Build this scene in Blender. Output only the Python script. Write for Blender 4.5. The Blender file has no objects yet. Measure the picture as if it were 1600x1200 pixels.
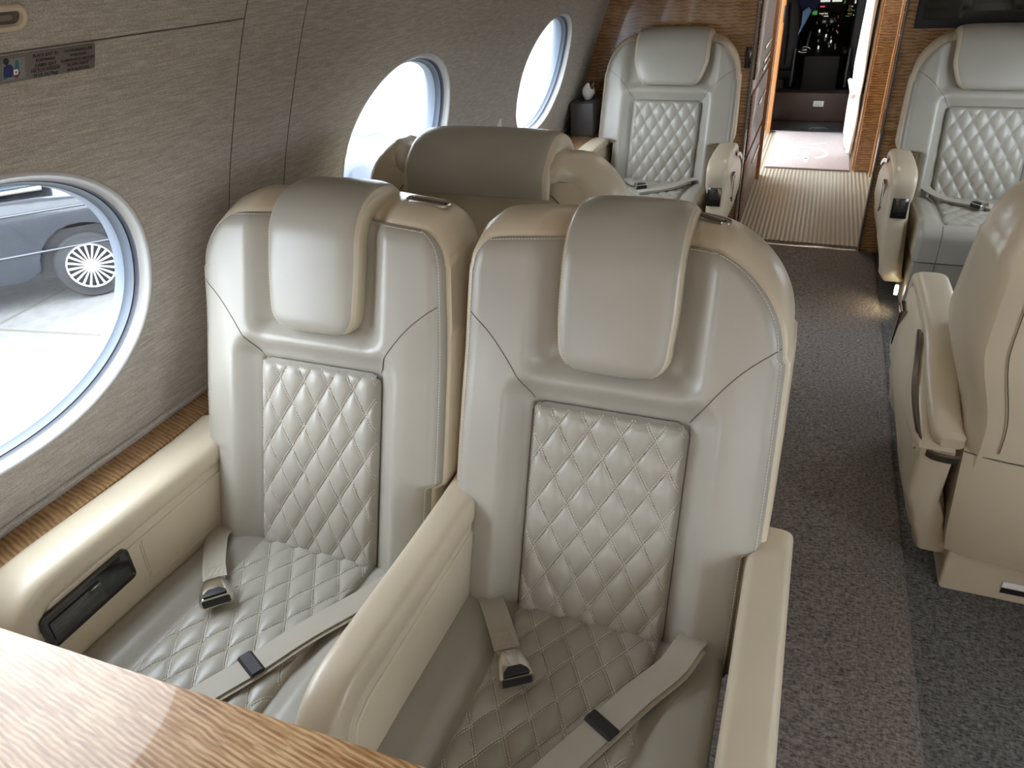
import bpy, bmesh, math, random
from mathutils import Vector, Matrix
random.seed(7)
S = bpy.context.scene
COL = S.collection
# ------------------------------------------------------------------ camera (1600x1200 frame)
a_, b_, c_ = [math.radians(v) for v in (-22.22, 30.35, -2.78)]
def _m(r): return Matrix(r)
W_ = _m(((1,0,0),(0,0,-1),(0,1,0)))
Y_ = _m(((math.cos(a_),0,-math.sin(a_)),(0,1,0),(math.sin(a_),0,math.cos(a_))))
P_ = _m(((1,0,0),(0,math.cos(b_),-math.sin(b_)),(0,math.sin(b_),math.cos(b_))))
R_ = _m(((math.cos(c_),-math.sin(c_),0),(math.sin(c_),math.cos(c_),0),(0,0,1)))
M_ = R_ @ P_ @ Y_ @ W_                      # world -> camera (x right, y down, z forward)
rows = [Vector(M_[0]), -Vector(M_[1]), -Vector(M_[2])]
cam = bpy.data.objects.new('camera', bpy.data.cameras.new('camera'))
COL.objects.link(cam)
mw = Matrix((rows[0], rows[1], rows[2])).transposed().to_4x4()
mw.translation = Vector((0, 0, 1.55))
cam.matrix_world = mw
cam.data.sensor_width = 36.0
cam.data.lens = 36.0*1160/1600
cam.data.clip_start = 0.02
S.camera = cam
# ------------------------------------------------------------------ world, view
w = bpy.data.worlds.new('World'); S.world = w; w.use_nodes = True
bg = w.node_tree.nodes['Background']
bg.inputs[0].default_value = (0.84, 0.92, 1.0, 1)
bg.inputs[1].default_value = 11.0
S.view_settings.view_transform = 'Standard'
S.view_settings.look = 'None'
S.view_settings.exposure = 0.10
S.view_settings.gamma = 1.0
S.view_settings.use_curve_mapping = False
S.cycles.max_bounces = 10
S.cycles.diffuse_bounces = 6
S.cycles.transparent_max_bounces = 12
S.cycles.sample_clamp_indirect = 6.0
S.cycles.use_denoising = True

def area(name, loc, rot, sx, sy, power, col, spread=None):
    l = bpy.data.lights.new(name, 'AREA'); l.shape = 'RECTANGLE'; l.size = sx; l.size_y = sy
    l.energy = power; l.color = col
    if spread: l.spread = spread
    o = bpy.data.objects.new(name, l); COL.objects.link(o); o.location = loc; o.rotation_euler = rot
    return o
# the cabin's ceiling wash lights (two long strips) and the galley dome light
for sx in (-1, 1):
    area('ceiling_strip_light', (sx*0.42, 1.0, 1.90), (0, math.radians(-8*sx), 0), 0.10, 6.4, 2.5, (1.0, 0.90, 0.76))
area('galley_light', (0.05, 5.2, 1.88), (0, 0, 0), 0.3, 0.5, 6, (1.0, 0.9, 0.75))
# daylight portals guide the sky light through the windows and the open entry door
def portal(loc, rot, sx, sy):
    o = area('daylight_portal', loc, rot, sx, sy, 1, (1, 1, 1)); o.data.cycles.is_portal = True
for side in (-1, 1):
    for k in range(-2, 3):
        yc = 2.117 + 1.41*k
        portal((side*1.33, yc, 1.03), (0, math.radians(90*side), 0), 0.56, 0.74)
portal((-1.15, 6.65, 0.95), (0, math.radians(-90), 0), 1.9, 1.0)

# ------------------------------------------------------------------ materials
def mat(name, col, rough=0.5, metal=0.0, spec=0.5, coat=0.0, emit=None, estr=0.0):
    m = bpy.data.materials.new(name); m.use_nodes = True
    b = m.node_tree.nodes['Principled BSDF']
    b.inputs['Base Color'].default_value = (*col, 1)
    b.inputs['Roughness'].default_value = rough
    b.inputs['Metallic'].default_value = metal
    b.inputs['Specular IOR Level'].default_value = spec
    b.inputs['Coat Weight'].default_value = coat
    b.inputs['Coat Roughness'].default_value = 0.04
    if emit:
        b.inputs['Emission Color'].default_value = (*emit, 1)
        b.inputs['Emission Strength'].default_value = estr
    return m
def nodes(m):
    nt = m.node_tree
    def N(t, **kw):
        n = nt.nodes.new(t)
        for k, v in kw.items():
            if k in n.inputs: n.inputs[k].default_value = v
            else: setattr(n, k, v)
        return n
    return nt, N, nt.nodes['Principled BSDF'], nt.links.new
def mapping(N, L, scale, rot=(0,0,0)):
    tc = N('ShaderNodeTexCoord'); mp = N('ShaderNodeMapping')
    mp.inputs['Scale'].default_value = scale; mp.inputs['Rotation'].default_value = rot
    L(tc.outputs['Object'], mp.inputs['Vector'])
    return mp.outputs[0]
def ramp(N, L, src, stops):
    r = N('ShaderNodeValToRGB'); cr = r.color_ramp
    while len(cr.elements) < len(stops): cr.elements.new(0.5)
    for e, (p, c) in zip(cr.elements, stops): e.position = p; e.color = (*c, 1)
    L(src, r.inputs[0]); return r.outputs[0]
def bump(N, L, b, src, strength, dist=0.001):
    bp = N('ShaderNodeBump'); bp.inputs['Strength'].default_value = strength; bp.inputs['Distance'].default_value = dist
    L(src, bp.inputs['Height']); L(bp.outputs[0], b.inputs['Normal'])
def leather(name, c, rough=0.42, var=0.05):
    m = mat(name, c, rough, spec=0.5)
    nt, N, b, L = nodes(m)
    v = mapping(N, L, (1,1,1))
    n1 = N('ShaderNodeTexNoise', Scale=5.0, Detail=3.0); L(v, n1.inputs[0])
    L(ramp(N, L, n1.outputs[0], [(0.3, tuple(x*(1-var) for x in c)), (0.7, tuple(x*(1+var) for x in c))]), b.inputs['Base Color'])
    n2 = N('ShaderNodeTexVoronoi', Scale=900.0); L(v, n2.inputs[0])
    n3 = N('ShaderNodeTexNoise', Scale=45.0, Detail=2.0); L(v, n3.inputs[0])
    mx = N('ShaderNodeMath', operation='MULTIPLY_ADD'); L(n2.outputs[0], mx.inputs[0]); mx.inputs[1].default_value = 0.35; L(n3.outputs[0], mx.inputs[2])
    bump(N, L, b, mx.outputs[0], 0.22, 0.0012)
    return m
M = {}
M['grey'] = leather('grey_leather', (0.345, 0.322, 0.272), 0.33)
M['cream'] = leather('cream_leather', (0.55, 0.47, 0.345), 0.30)
M['seam'] = mat('dark_seam', (0.10, 0.088, 0.07), 0.8)  # one even dark tone for seams, panel joints and stitched edge bands
M['thread'] = mat('thread', (0.66, 0.62, 0.54), 0.7)
M['thread_dark'] = mat('thread_brown', (0.36, 0.31, 0.24), 0.7)
M['chrome'] = mat('chrome', (0.55, 0.52, 0.49), 0.10, 1.0)
M['darkchrome'] = mat('dark_chrome', (0.28, 0.25, 0.22), 0.16, 1.0)
M['buckle'] = mat('buckle_metal', (0.66, 0.62, 0.57), 0.2, 1.0)
M['black'] = mat('black_gloss', (0.006, 0.006, 0.006), 0.12, coat=0.6)
M['screen'] = mat('dark_screen', (0.03, 0.028, 0.024), 0.08, coat=1.0)
M['matblack'] = mat('matt_black', (0.012, 0.012, 0.013), 0.55)
M['white'] = mat('white_plastic', (0.62, 0.61, 0.57), 0.35)
M['framewhite'] = mat('window_trim', (0.46, 0.455, 0.43), 0.22, spec=0.6)
M['gasket'] = mat('gasket', (0.035, 0.04, 0.06), 0.5)
M['paleblue'] = mat('outer_frame', (0.13, 0.155, 0.19), 0.45)
M['tissue'] = mat('tissue', (0.85, 0.85, 0.84), 0.9)
M['box'] = mat('tissue_box_leather', (0.075, 0.068, 0.065), 0.5)
M['steel'] = mat('steel_strip', (0.75, 0.72, 0.65), 0.25, 1.0)

def fabric_wall():
    m = mat('wall_fabric', (0.27, 0.24, 0.205), 0.85, spec=0.25)
    nt, N, b, L = nodes(m)
    v = mapping(N, L, (60, 9, 170)); n1 = N('ShaderNodeTexNoise', Scale=2.0, Detail=5.0, Roughness=0.65); L(v, n1.inputs[0])
    v2 = mapping(N, L, (200, 210, 330)); n2 = N('ShaderNodeTexNoise', Scale=2.0, Detail=2.0); L(v2, n2.inputs[0])
    mx = N('ShaderNodeMath', operation='ADD'); L(n1.outputs[0], mx.inputs[0]); L(n2.outputs[0], mx.inputs[1])
    hf = N('ShaderNodeMath', operation='MULTIPLY'); L(mx.outputs[0], hf.inputs[0]); hf.inputs[1].default_value = 0.5
    L(ramp(N, L, hf.outputs[0], [(0.34, (0.26, 0.232, 0.196)), (0.5, (0.385, 0.35, 0.305)), (0.66, (0.58, 0.54, 0.48))]), b.inputs['Base Color'])
    bump(N, L, b, hf.outputs[0], 0.5, 0.002)
    return m
M['fabric'] = fabric_wall()

def wood(name, dark, mid, light, rip_axis, along, period, rough=0.22, coat=0.8, rot=(0,0,0), amp=3.0):
    """curly figured veneer: ripples repeat along rip_axis, drawn out along 'along'"""
    m = mat(name, mid, rough, coat=coat)
    nt, N, b, L = nodes(m)
    tc = N('ShaderNodeTexCoord')
    mp = N('ShaderNodeMapping'); mp.inputs['Rotation'].default_value = rot
    L(tc.outputs['Object'], mp.inputs[0])
    sc = [2.0, 2.0, 2.0]; sc[along] = 7.0
    m1 = N('ShaderNodeMapping'); m1.inputs['Scale'].default_value = sc; L(mp.outputs[0], m1.inputs[0])
    nz = N('ShaderNodeTexNoise', Scale=1.6, Detail=3.0, Roughness=0.55); L(m1.outputs[0], nz.inputs[0])
    sep = N('ShaderNodeSeparateXYZ'); L(mp.outputs[0], sep.inputs[0])
    ph = N('ShaderNodeMath', operation='MULTIPLY_ADD'); L(nz.outputs[0], ph.inputs[0]); ph.inputs[1].default_value = period*amp
    L(sep.outputs[rip_axis], ph.inputs[2])
    k = N('ShaderNodeMath', operation='MULTIPLY'); L(ph.outputs[0], k.inputs[0]); k.inputs[1].default_value = 2*math.pi/period
    s = N('ShaderNodeMath', operation='SINE'); L(k.outputs[0], s.inputs[0])
    # fine irregular ripples
    sc2 = [14.0, 14.0, 14.0]; sc2[rip_axis] = 1.1/period
    m2 = N('ShaderNodeMapping'); m2.inputs['Scale'].default_value = sc2; L(mp.outputs[0], m2.inputs[0])
    n2 = N('ShaderNodeTexNoise', Scale=1.0, Detail=4.0, Distortion=1.2); L(m2.outputs[0], n2.inputs[0])
    a1 = N('ShaderNodeMath', operation='MULTIPLY_ADD'); L(s.outputs[0], a1.inputs[0]); a1.inputs[1].default_value = 0.13; L(n2.outputs[0], a1.inputs[2])
    # broad bands across
    sc3 = [1.5, 1.5, 1.5]; sc3[along] = 14.0
    m3 = N('ShaderNodeMapping'); m3.inputs['Scale'].default_value = sc3; L(mp.outputs[0], m3.inputs[0])
    n3 = N('ShaderNodeTexNoise', Scale=1.0, Detail=4.0); L(m3.outputs[0], n3.inputs[0])
    a2 = N('ShaderNodeMath', operation='MULTIPLY_ADD'); L(n3.outputs[0], a2.inputs[0]); a2.inputs[1].default_value = 0.5; L(a1.outputs[0], a2.inputs[2])
    a3 = N('ShaderNodeMath', operation='SUBTRACT'); L(a2.outputs[0], a3.inputs[0]); a3.inputs[1].default_value = 0.25
    L(ramp(N, L, a3.outputs[0], [(0.28, dark), (0.5, mid), (0.74, light)]), b.inputs['Base Color'])
    return m
M['wood_bulk'] = wood('figured_wood_panel', (0.19,0.088,0.030), (0.33,0.175,0.068), (0.47,0.275,0.125), 2, 0, 0.017, amp=2.6)
M['wood_dark'] = wood('dark_wood_cabinet', (0.05,0.02,0.007), (0.12,0.052,0.018), (0.2,0.095,0.04), 2, 0, 0.021, .4, .15)
M['wood_edge'] = mat('light_wood_edge', (0.42, 0.19, 0.065), 0.25, coat=0.6)
M['wood_table'] = wood('figured_wood_table', (0.30,0.135,0.043), (0.49,0.27,0.11), (0.72,0.49,0.27), 1, 0, 0.0068, 0.5, 0.34, (0,0,0.16), 2.2)
M['wood_ledge'] = wood('figured_wood_ledge', (0.24,0.125,0.045), (0.38,0.215,0.092), (0.52,0.325,0.16), 1, 0, 0.010, 0.22, 0.7, (0,0,0.25), 1.5)

def carpet(name, d, l, sc):
    m = mat(name, l, 0.95, spec=0.15)
    nt, N, b, L = nodes(m)
    v = mapping(N, L, (sc, sc*0.55, sc)); n1 = N('ShaderNodeTexNoise', Scale=1.0, Detail=3.0, Roughness=0.7); L(v, n1.inputs[0])
    v2 = mapping(N, L, (sc*0.5, sc*1.4, sc)); n2 = N('ShaderNodeTexNoise', Scale=1.0, Detail=2.0); L(v2, n2.inputs[0])
    mx = N('ShaderNodeMath', operation='ADD'); L(n1.outputs[0], mx.inputs[0]); L(n2.outputs[0], mx.inputs[1])
    hf = N('ShaderNodeMath', operation='MULTIPLY'); L(mx.outputs[0], hf.inputs[0]); hf.inputs[1].default_value = 0.5
    L(ramp(N, L, hf.outputs[0], [(0.36, d), (0.63, l)]), b.inputs['Base Color'])
    bump(N, L, b, hf.outputs[0], 0.8, 0.004)
    return m
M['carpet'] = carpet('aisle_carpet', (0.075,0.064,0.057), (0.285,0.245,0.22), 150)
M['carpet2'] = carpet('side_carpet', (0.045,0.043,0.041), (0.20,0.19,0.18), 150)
M['mat'] = carpet('entry_mat', (0.31,0.26,0.25), (0.45,0.39,0.375), 200)
def webbing(name, c):
    m = mat(name, c, 0.6, spec=0.4)
    nt, N, b, L = nodes(m)
    v = mapping(N, L, (1,1,1)); wv = N('ShaderNodeTexWave', Scale=170.0, Distortion=0.4); L(v, wv.inputs[0])
    bump(N, L, b, wv.outputs[0], 0.25, 0.0008)
    return m
M['belt'] = webbing('belt_webbing', (0.42, 0.385, 0.32))
def vinyl():
    m = mat('ribbed_floor', (0.40, 0.36, 0.28), 0.38, 0.15)
    nt, N, b, L = nodes(m)
    v = mapping(N, L, (1,1,1)); sep = N('ShaderNodeSeparateXYZ'); L(v, sep.inputs[0])
    def sn(o, p):
        k = N('ShaderNodeMath', operation='MULTIPLY'); L(o, k.inputs[0]); k.inputs[1].default_value = 2*math.pi/p
        s = N('ShaderNodeMath', operation='SINE'); L(k.outputs[0], s.inputs[0]); return s.outputs[0]
    sx, sy = sn(sep.outputs[0], 0.026), sn(sep.outputs[1], 0.02)
    ad = N('ShaderNodeMath', operation='MULTIPLY_ADD'); L(sy, ad.inputs[0]); ad.inputs[1].default_value = 0.35; L(sx, ad.inputs[2])
    nrm = N('ShaderNodeMath', operation='MULTIPLY_ADD'); L(ad.outputs[0], nrm.inputs[0]); nrm.inputs[1].default_value = 0.37; nrm.inputs[2].default_value = 0.5
    L(ramp(N, L, nrm.outputs[0], [(0.3, (0.27,0.24,0.18)), (0.8, (0.43,0.39,0.31))]), b.inputs['Base Color'])
    bump(N, L, b, ad.outputs[0], 0.5, 0.003)
    return m
M['vinyl'] = vinyl()
def glass():
    m = bpy.data.materials.new('window_glass'); m.use_nodes = True
    nt = m.node_tree; nt.nodes.remove(nt.nodes['Principled BSDF'])
    out = nt.nodes['Material Output']
    t = nt.nodes.new('ShaderNodeBsdfTransparent'); t.inputs[0].default_value = (0.95, 0.97, 1, 1)
    g = nt.nodes.new('ShaderNodeBsdfGlossy'); g.inputs['Roughness'].default_value = 0.03
    d = nt.nodes.new('ShaderNodeBsdfDiffuse'); d.inputs[0].default_value = (0.8, 0.85, 0.9, 1)
    m1 = nt.nodes.new('ShaderNodeMixShader'); m1.inputs[0].default_value = 0.05
    m2 = nt.nodes.new('ShaderNodeMixShader'); m2.inputs[0].default_value = 0.015
    nt.links.new(t.outputs[0], m1.inputs[1]); nt.links.new(g.outputs[0], m1.inputs[2])
    nt.links.new(m1.outputs[0], m2.inputs[1]); nt.links.new(d.outputs[0], m2.inputs[2])
    nt.links.new(m2.outputs[0], out.inputs[0])
    return m
M['glass'] = glass()

# ------------------------------------------------------------------ mesh building
class MB:
    def __init__(s): s.v = []; s.f = []; s.m = []; s.mats = []
    def mi(s, k):
        if k not in s.mats: s.mats.append(k)
        return s.mats.index(k)
    def add(s, vs, fs, k):
        o = len(s.v); s.v += [tuple(p) for p in vs]; i = s.mi(k)
        for f in fs: s.f.append(tuple(o+q for q in f)); s.m.append(i)
        return s
    def grid(s, rows, k, closeu=False, flip=False):
        n, m = len(rows), len(rows[0]); vs = [p for r in rows for p in r]; fs = []
        for i in range(n-1):
            for j in range(m if closeu else m-1):
                j2 = (j+1) % m
                q = (i*m+j, i*m+j2, (i+1)*m+j2, (i+1)*m+j)
                fs.append(q[::-1] if flip else q)
        return s.add(vs, fs, k)
    def loft(s, rings, k, caps=True, kf=None):
        m = len(rings[0]); vs = [p for r in rings for p in r]
        o = len(s.v); s.v += [tuple(p) for p in vs]
        for i in range(len(rings)-1):
            for j in range(m):
                j2 = (j+1) % m
                s.f.append((o+i*m+j, o+i*m+j2, o+(i+1)*m+j2, o+(i+1)*m+j)); s.m.append(s.mi(kf(i, j) if kf else k))
        if caps:
            s.f.append(tuple(o+j for j in range(m))[::-1]); s.m.append(s.mi(k))
            e = o+(len(rings)-1)*m
            s.f.append(tuple(e+j for j in range(m))); s.m.append(s.mi(k))
        return s
    def box(s, c, d, k, R=None, bev=0.0, seg=2):
        bm = bmesh.new(); bmesh.ops.create_cube(bm, size=1)
        for v in bm.verts: v.co = Vector((v.co.x*d[0], v.co.y*d[1], v.co.z*d[2]))
        if bev > 0: bmesh.ops.bevel(bm, geom=list(bm.edges), offset=bev, segments=seg, profile=0.5, affect='EDGES')
        return s._bm(bm, k, R, c)
    def prism(s, poly, x0, x1, k, axis='x', bev=0.0, seg=3, R=None, c=(0,0,0)):
        """poly = list of 2-d points; axis x: (y,z); y: (x,z); z: (x,y)"""
        bm = bmesh.new()
        def P(p, t):
            return {'x': (t, p[0], p[1]), 'y': (p[0], t, p[1]), 'z': (p[0], p[1], t)}[axis]
        a = [bm.verts.new(P(p, x0)) for p in poly]; b = [bm.verts.new(P(p, x1)) for p in poly]
        bm.faces.new(a); bm.faces.new(b[::-1]); n = len(poly)
        for i in range(n): bm.faces.new((a[(i+1) % n], a[i], b[i], b[(i+1) % n]))
        bmesh.ops.recalc_face_normals(bm, faces=bm.faces)
        if bev > 0:
            es = [e for e in bm.edges if (e.verts[0] in a) == (e.verts[1] in a)]
            bmesh.ops.bevel(bm, geom=es, offset=bev, segments=seg, profile=0.5, affect='EDGES', clamp_overlap=True)
        return s._bm(bm, k, R, c)
    def _bm(s, bm, k, R, c):
        bm.verts.ensure_lookup_table(); bm.verts.index_update()
        c = Vector(c)
        vs = [(R @ v.co if R else v.co) + c for v in bm.verts]
        fs = [tuple(v.index for v in f.verts) for f in bm.faces]
        bm.free(); return s.add(vs, fs, k)
    def tube(s, pts, r, k, n=8, closed=False):
        pts = [Vector(p) for p in pts]; rings = []; N = len(pts); up = None
        for i, p in enumerate(pts):
            a = pts[(i-1) % N] if (closed or i > 0) else p; b = pts[(i+1) % N] if (closed or i < N-1) else p
            t = (b-a).normalized()
            if up is None:
                up = Vector((0,0,1)) if abs(t.z) < 0.9 else Vector((1,0,0))
            u = (up - t*up.dot(t)).normalized(); up = u; w2 = t.cross(u)
            rr = r[i] if isinstance(r, (list, tuple)) else r
            rings.append([p + rr*(math.cos(2*math.pi*q/n)*u + math.sin(2*math.pi*q/n)*w2) for q in range(n)])
        if closed: rings.append(rings[0])
        return s.loft(rings, k, caps=not closed)
    def ribbon(s, pts, wv, th, k):
        """flat strap; pts centre line, wv half width vectors"""
        pts = [Vector(p) for p in pts]; rings = []
        for i, p in enumerate(pts):
            t = (pts[min(i+1, len(pts)-1)] - pts[max(i-1, 0)]).normalized(); wvv = Vector(wv[i]) if isinstance(wv, list) else Vector(wv)
            n = t.cross(wvv).normalized()*th/2
            rings.append([p-wvv-n, p+wvv-n, p+wvv+n, p-wvv+n])
        return s.loft(rings, k)
    def dashes(s, pts, nrm, k='thread', pitch=0.0052, dl=0.0034, wd=0.0011, hgt=0.0008):
        """a row of stitches along a polyline"""
        nxt = 0.0
        for i in range(len(pts)-1):
            a = Vector(pts[i]); b = Vector(pts[i+1]); L = (b-a).length
            if L < 1e-6: continue
            t = (b-a)/L; n = Vector(nrm[i] if isinstance(nrm, list) else nrm).normalized(); q = n.cross(t).normalized()*wd/2; h = n*hgt
            x = nxt
            while x < L:
                p = a+t*x; e = a+t*(x+dl)
                s.add([p-q, p+q, e+q, e-q, p-q*0.6+h, p+q*0.6+h, e+q*0.6+h, e-q*0.6+h],
                      [(4,5,6,7), (0,1,5,4), (1,2,6,5), (2,3,7,6), (3,0,4,7)], k)
                x += pitch
            nxt = x-L
        return s
    def build(s, name, parent=None, angle=40, loc=None):
        me = bpy.data.meshes.new(name); me.from_pydata(s.v, [], s.f)
        for k in s.mats: me.materials.append(M[k])
        me.polygons.foreach_set('material_index', s.m)
        me.polygons.foreach_set('use_smooth', [True]*len(s.f))
        me.update(); me.set_sharp_from_angle(angle=math.radians(angle))
        o = bpy.data.objects.new(name, me); COL.objects.link(o)
        if parent: o.parent = parent
        if loc: o.location = loc
        return o
def empty(name, loc=(0,0,0), rz=0.0):
    o = bpy.data.objects.new(name, None); COL.objects.link(o); o.location = loc; o.rotation_euler = (0,0,rz); o.empty_display_size = 0.1
    return o
def tag(o, label, cat, group=None):
    o['label'] = label; o['category'] = cat
    if group: o['group'] = group
    return o
def struct(o): o['kind'] = 'structure'; return o
def sm(t): t = max(0.0, min(1.0, t)); return t*t*(3-2*t)
def lerp(a, b, t): return a+(b-a)*t
def smooth_path(P, n=6):
    P = [Vector(p) for p in P]; out = []
    for i in range(len(P)-1):
        p0 = P[max(i-1, 0)]; p1 = P[i]; p2 = P[i+1]; p3 = P[min(i+2, len(P)-1)]
        for k in range(n):
            t = k/n
            out.append(0.5*((2*p1)+(p2-p0)*t+(2*p0-5*p1+4*p2-p3)*t*t+(3*p1-p0-3*p2+p3)*t**3))
    out.append(P[-1]); return out
def rrect(hw, hh, r, n=6):
    out = []
    for cx, cy, a0 in ((hw-r, hh-r, 0), (-hw+r, hh-r, 90), (-hw+r, -hh+r, 180), (hw-r, -hh+r, 270)):
        for k in range(n+1):
            a = math.radians(a0+90*k/n); out.append((cx+r*math.cos(a), cy+r*math.sin(a)))
    return out

# ------------------------------------------------------------------ cabin side profile
PZ = [-.05, 0, .3, .61, .81, .96, 1.125, 1.29, 1.455, 1.6, 1.75, 1.88, 1.95]
PX = [1.16, 1.19, 1.29, 1.311, 1.262, 1.222, 1.176, 1.115, 1.045, .965, .86, .72, .55]
def prof(z):
    z = max(PZ[0], min(PZ[-1], z))
    for i in range(len(PZ)-1):
        if z <= PZ[i+1]:
            h = PZ[i+1]-PZ[i]; t = (z-PZ[i])/h
            def sl(j):
                if j == 0: return (PX[1]-PX[0])/(PZ[1]-PZ[0])
                if j == len(PZ)-1: return (PX[-1]-PX[-2])/(PZ[-1]-PZ[-2])
                return (PX[j+1]-PX[j-1])/(PZ[j+1]-PZ[j-1])
            m0, m1 = sl(i)*h, sl(i+1)*h
            return (2*t**3-3*t*t+1)*PX[i]+(t**3-2*t*t+t)*m0+(-2*t**3+3*t*t)*PX[i+1]+(t**3-t*t)*m1
    return PX[-1]
WZ, WH, WW = 1.032, 0.257, 0.342       # window centre height, half height, half width
WY = [2.117+1.41*k for k in range(-2, 3)]
BULK = 4.40
def ellp(a, ww, wh, e=2.15):
    c, s_ = math.cos(a), math.sin(a)
    return (ww*math.copysign(abs(c)**(2/e), c), wh*math.copysign(abs(s_)**(2/e), s_))
def side_wall(sd, name):
    b = MB()
    z0, z1 = 0.60, 1.60
    for yc in WY:
        y0, y1 = yc-0.705, yc+0.705
        if yc == WY[-1]: y1 = BULK+0.02 if False else yc+0.705
        n = 120; rings = []
        for r in range(11):
            t = (r/10)**1.3; ring = []
            for q in range(n):
                a = 2*math.pi*q/n; ey, ez = ellp(a, WW, WH)
                dy, dz = math.cos(a), math.sin(a)
                ty = (0.705/abs(dy)) if abs(dy) > 1e-6 else 1e9
                tz = ((z1-WZ) if dz > 0 else (WZ-z0))/abs(dz) if abs(dz) > 1e-6 else 1e9
                k = min(ty, tz); by, bz = dy*k, dz*k
                y = yc+lerp(ey, by, t); z = WZ+lerp(ez, bz, t)
                ring.append((sd*prof(z), y, z))
            rings.append(ring)
        # snap corners
        for cy_, cz_ in ((y0, z0), (y0, z1), (y1, z0), (y1, z1)):
            q = min(range(n), key=lambda k: (rings[-1][k][1]-cy_)**2+(rings[-1][k][2]-cz_)**2); rings[-1][q] = (sd*prof(cz_), cy_, cz_)
        b.grid(rings, 'fabric', closeu=True, flip=(sd < 0))
    ya, yb = WY[0]-0.705, WY[-1]+0.705
    for za, zb, k, nn in ((-.05, .605, 'fabric', 8), (1.595, 1.95, 'fabric', 10)):
        rows = [[(sd*prof(lerp(za, zb, i/nn)), lerp(ya, yb, j/8), lerp(za, zb, i/nn)) for j in range(9)] for i in range(nn+1)]
        b.grid(rows, k)
    o = b.build(name, angle=60); struct(o)
    return o
wl = side_wall(-1, 'wall_left'); wr = side_wall(1, 'wall_right')
wl['label'] = 'left cabin wall covered in grey-brown woven fabric'; wr['label'] = 'right cabin wall covered in grey-brown woven fabric'
# panel joints in the fabric of the left wall
b = MB()
def wallp(y, z, off=0.0006, sd=-1): return (sd*(prof(z)-off), y, z)
b.tube([wallp(1.293, z) for z in [0.66+0.03*i for i in range(38)]], 0.0010, 'seam', 6)
b.tube([wallp(1.497, z) for z in [0.66+0.03*i for i in range(38)]], 0.0010, 'seam', 6)
b.tube([wallp(-0.1+0.05*i, 1.456) for i in range(28)]+[wallp(1.293, 1.457)], 0.0012, 'seam', 6)
struct(b.build('trim_1', wl))
def make_window(n, yc, sd):
    wrot = empty('window_%d' % n); struct(wrot)
    def ring(inset, depth, N=120):
        out = []
        for q in range(N):
            a = 2*math.pi*q/N; ey, ez = ellp(a, WW-inset, WH-inset)
            z = WZ+ez; zz = WZ+ellp(a, WW, WH)[1]
            out.append((sd*(prof(zz)+depth), yc+ey, z))
        return out
    f = MB()
    R1 = [ring(-0.0060, 0.0005), ring(-0.0055, -0.0020), ring(-0.0030, -0.0035), ring(0.0000, -0.0030), ring(0.0022, 0.0007), ring(0.0032, 0.0036), ring(0.0043, 0.0079), ring(0.0072, 0.0137), ring(0.0101, 0.0173)]
    f.grid(R1, 'framewhite', closeu=True, flip=(sd < 0)); f.build('frame', wrot, 60)['label'] = 'cream oval window surround'
    g = MB(); g.grid([ring(0.0101, 0.0173), ring(0.0097, 0.0216), ring(0.0119, 0.0259)], 'gasket', closeu=True, flip=(sd < 0))
    g.grid([ring(0.0119, 0.0259), ring(0.0112, 0.0277), ring(0.0130, 0.0295)], 'matblack', closeu=True, flip=(sd < 0)); g.build('gasket', wrot, 60)
    p = MB(); p.grid([ring(0.0130, 0.0288), ring(0.0144, 0.0360), ring(0.0173, 0.0446), ring(0.0194, 0.0475)], 'paleblue', closeu=True, flip=(sd < 0))
    p.grid([ring(0.0194, 0.0475), ring(0.0194, 0.0720), ring(-0.0300, 0.1050), ring(-0.0300, 0.0200)], 'paleblue', closeu=True, flip=(sd < 0)); p.build('outer_frame', wrot, 60)
    q = MB(); rr = ring(.0170, .0462); q.add(rr, [tuple(range(len(rr)))], 'glass'); q.build('pane', wrot)
wn = 1
for sd in (-1, 1):
    for yc in WY: make_window(wn, yc, sd); wn += 1

# ------------------------------------------------------------------ floor, ceiling, ends
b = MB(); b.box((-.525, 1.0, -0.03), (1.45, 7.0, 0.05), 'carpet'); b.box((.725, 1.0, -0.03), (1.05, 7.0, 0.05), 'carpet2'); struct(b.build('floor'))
b = MB(); b.box((0.05, 6.2, -0.03), (0.9, 3.46, 0.062), 'vinyl'); o = struct(b.build('floor_2')); o['label'] = 'ribbed beige metallic floor of the forward passage'
b = MB(); b.box((-0.75, 6.6, -0.03), (0.8, 1.3, 0.06), 'vinyl'); struct(b.build('floor_3'))
b = MB(); b.box((0, 2.6, 1.965), (1.3, 10.4, 0.03), 'white'); struct(b.build('ceiling'))
b = MB()
b.box((0, -2.45, 0.95), (2.6, 0.05, 2.1), 'wood_bulk'); struct(b.build('wall_back'))
def bulk_poly(sd, xi, ztop=1.95):
    zs = [0, .15, .3, .45, .61, .7, .81, .96, 1.125, 1.29, 1.455, 1.6, 1.75, 1.88, ztop]
    return [(sd*xi, 0)]+[(sd*(prof(z)+0.01), z) for z in zs]+[(sd*xi, ztop)]
b = MB(); b.prism(bulk_poly(-1, .333), BULK, BULK+.05, 'wood_bulk', axis='y'); b.box((-.339, BULK-.004, .975), (.014, .008, 1.95), 'seam')
b.dashes([(-.3375, BULK-.0085, .0), (-.3375, BULK-.0085, 1.9)], (0,-1,0), pitch=.012, dl=.008, wd=.0028)
o = struct(b.build('wall_front_left')); o['label'] = 'glossy figured wood bulkhead left of the passage'
b = MB(); b.prism(bulk_poly(1, .339), BULK, BULK+.05, 'wood_bulk', axis='y')
b.box((.345, BULK-.004, .975), (.012, .008, 1.95), 'seam')
b.dashes([(.3425, BULK-.0085, .0), (.3425, BULK-.0085, 1.9)], (0,-1,0), pitch=.012, dl=.008, wd=.0028)
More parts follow.
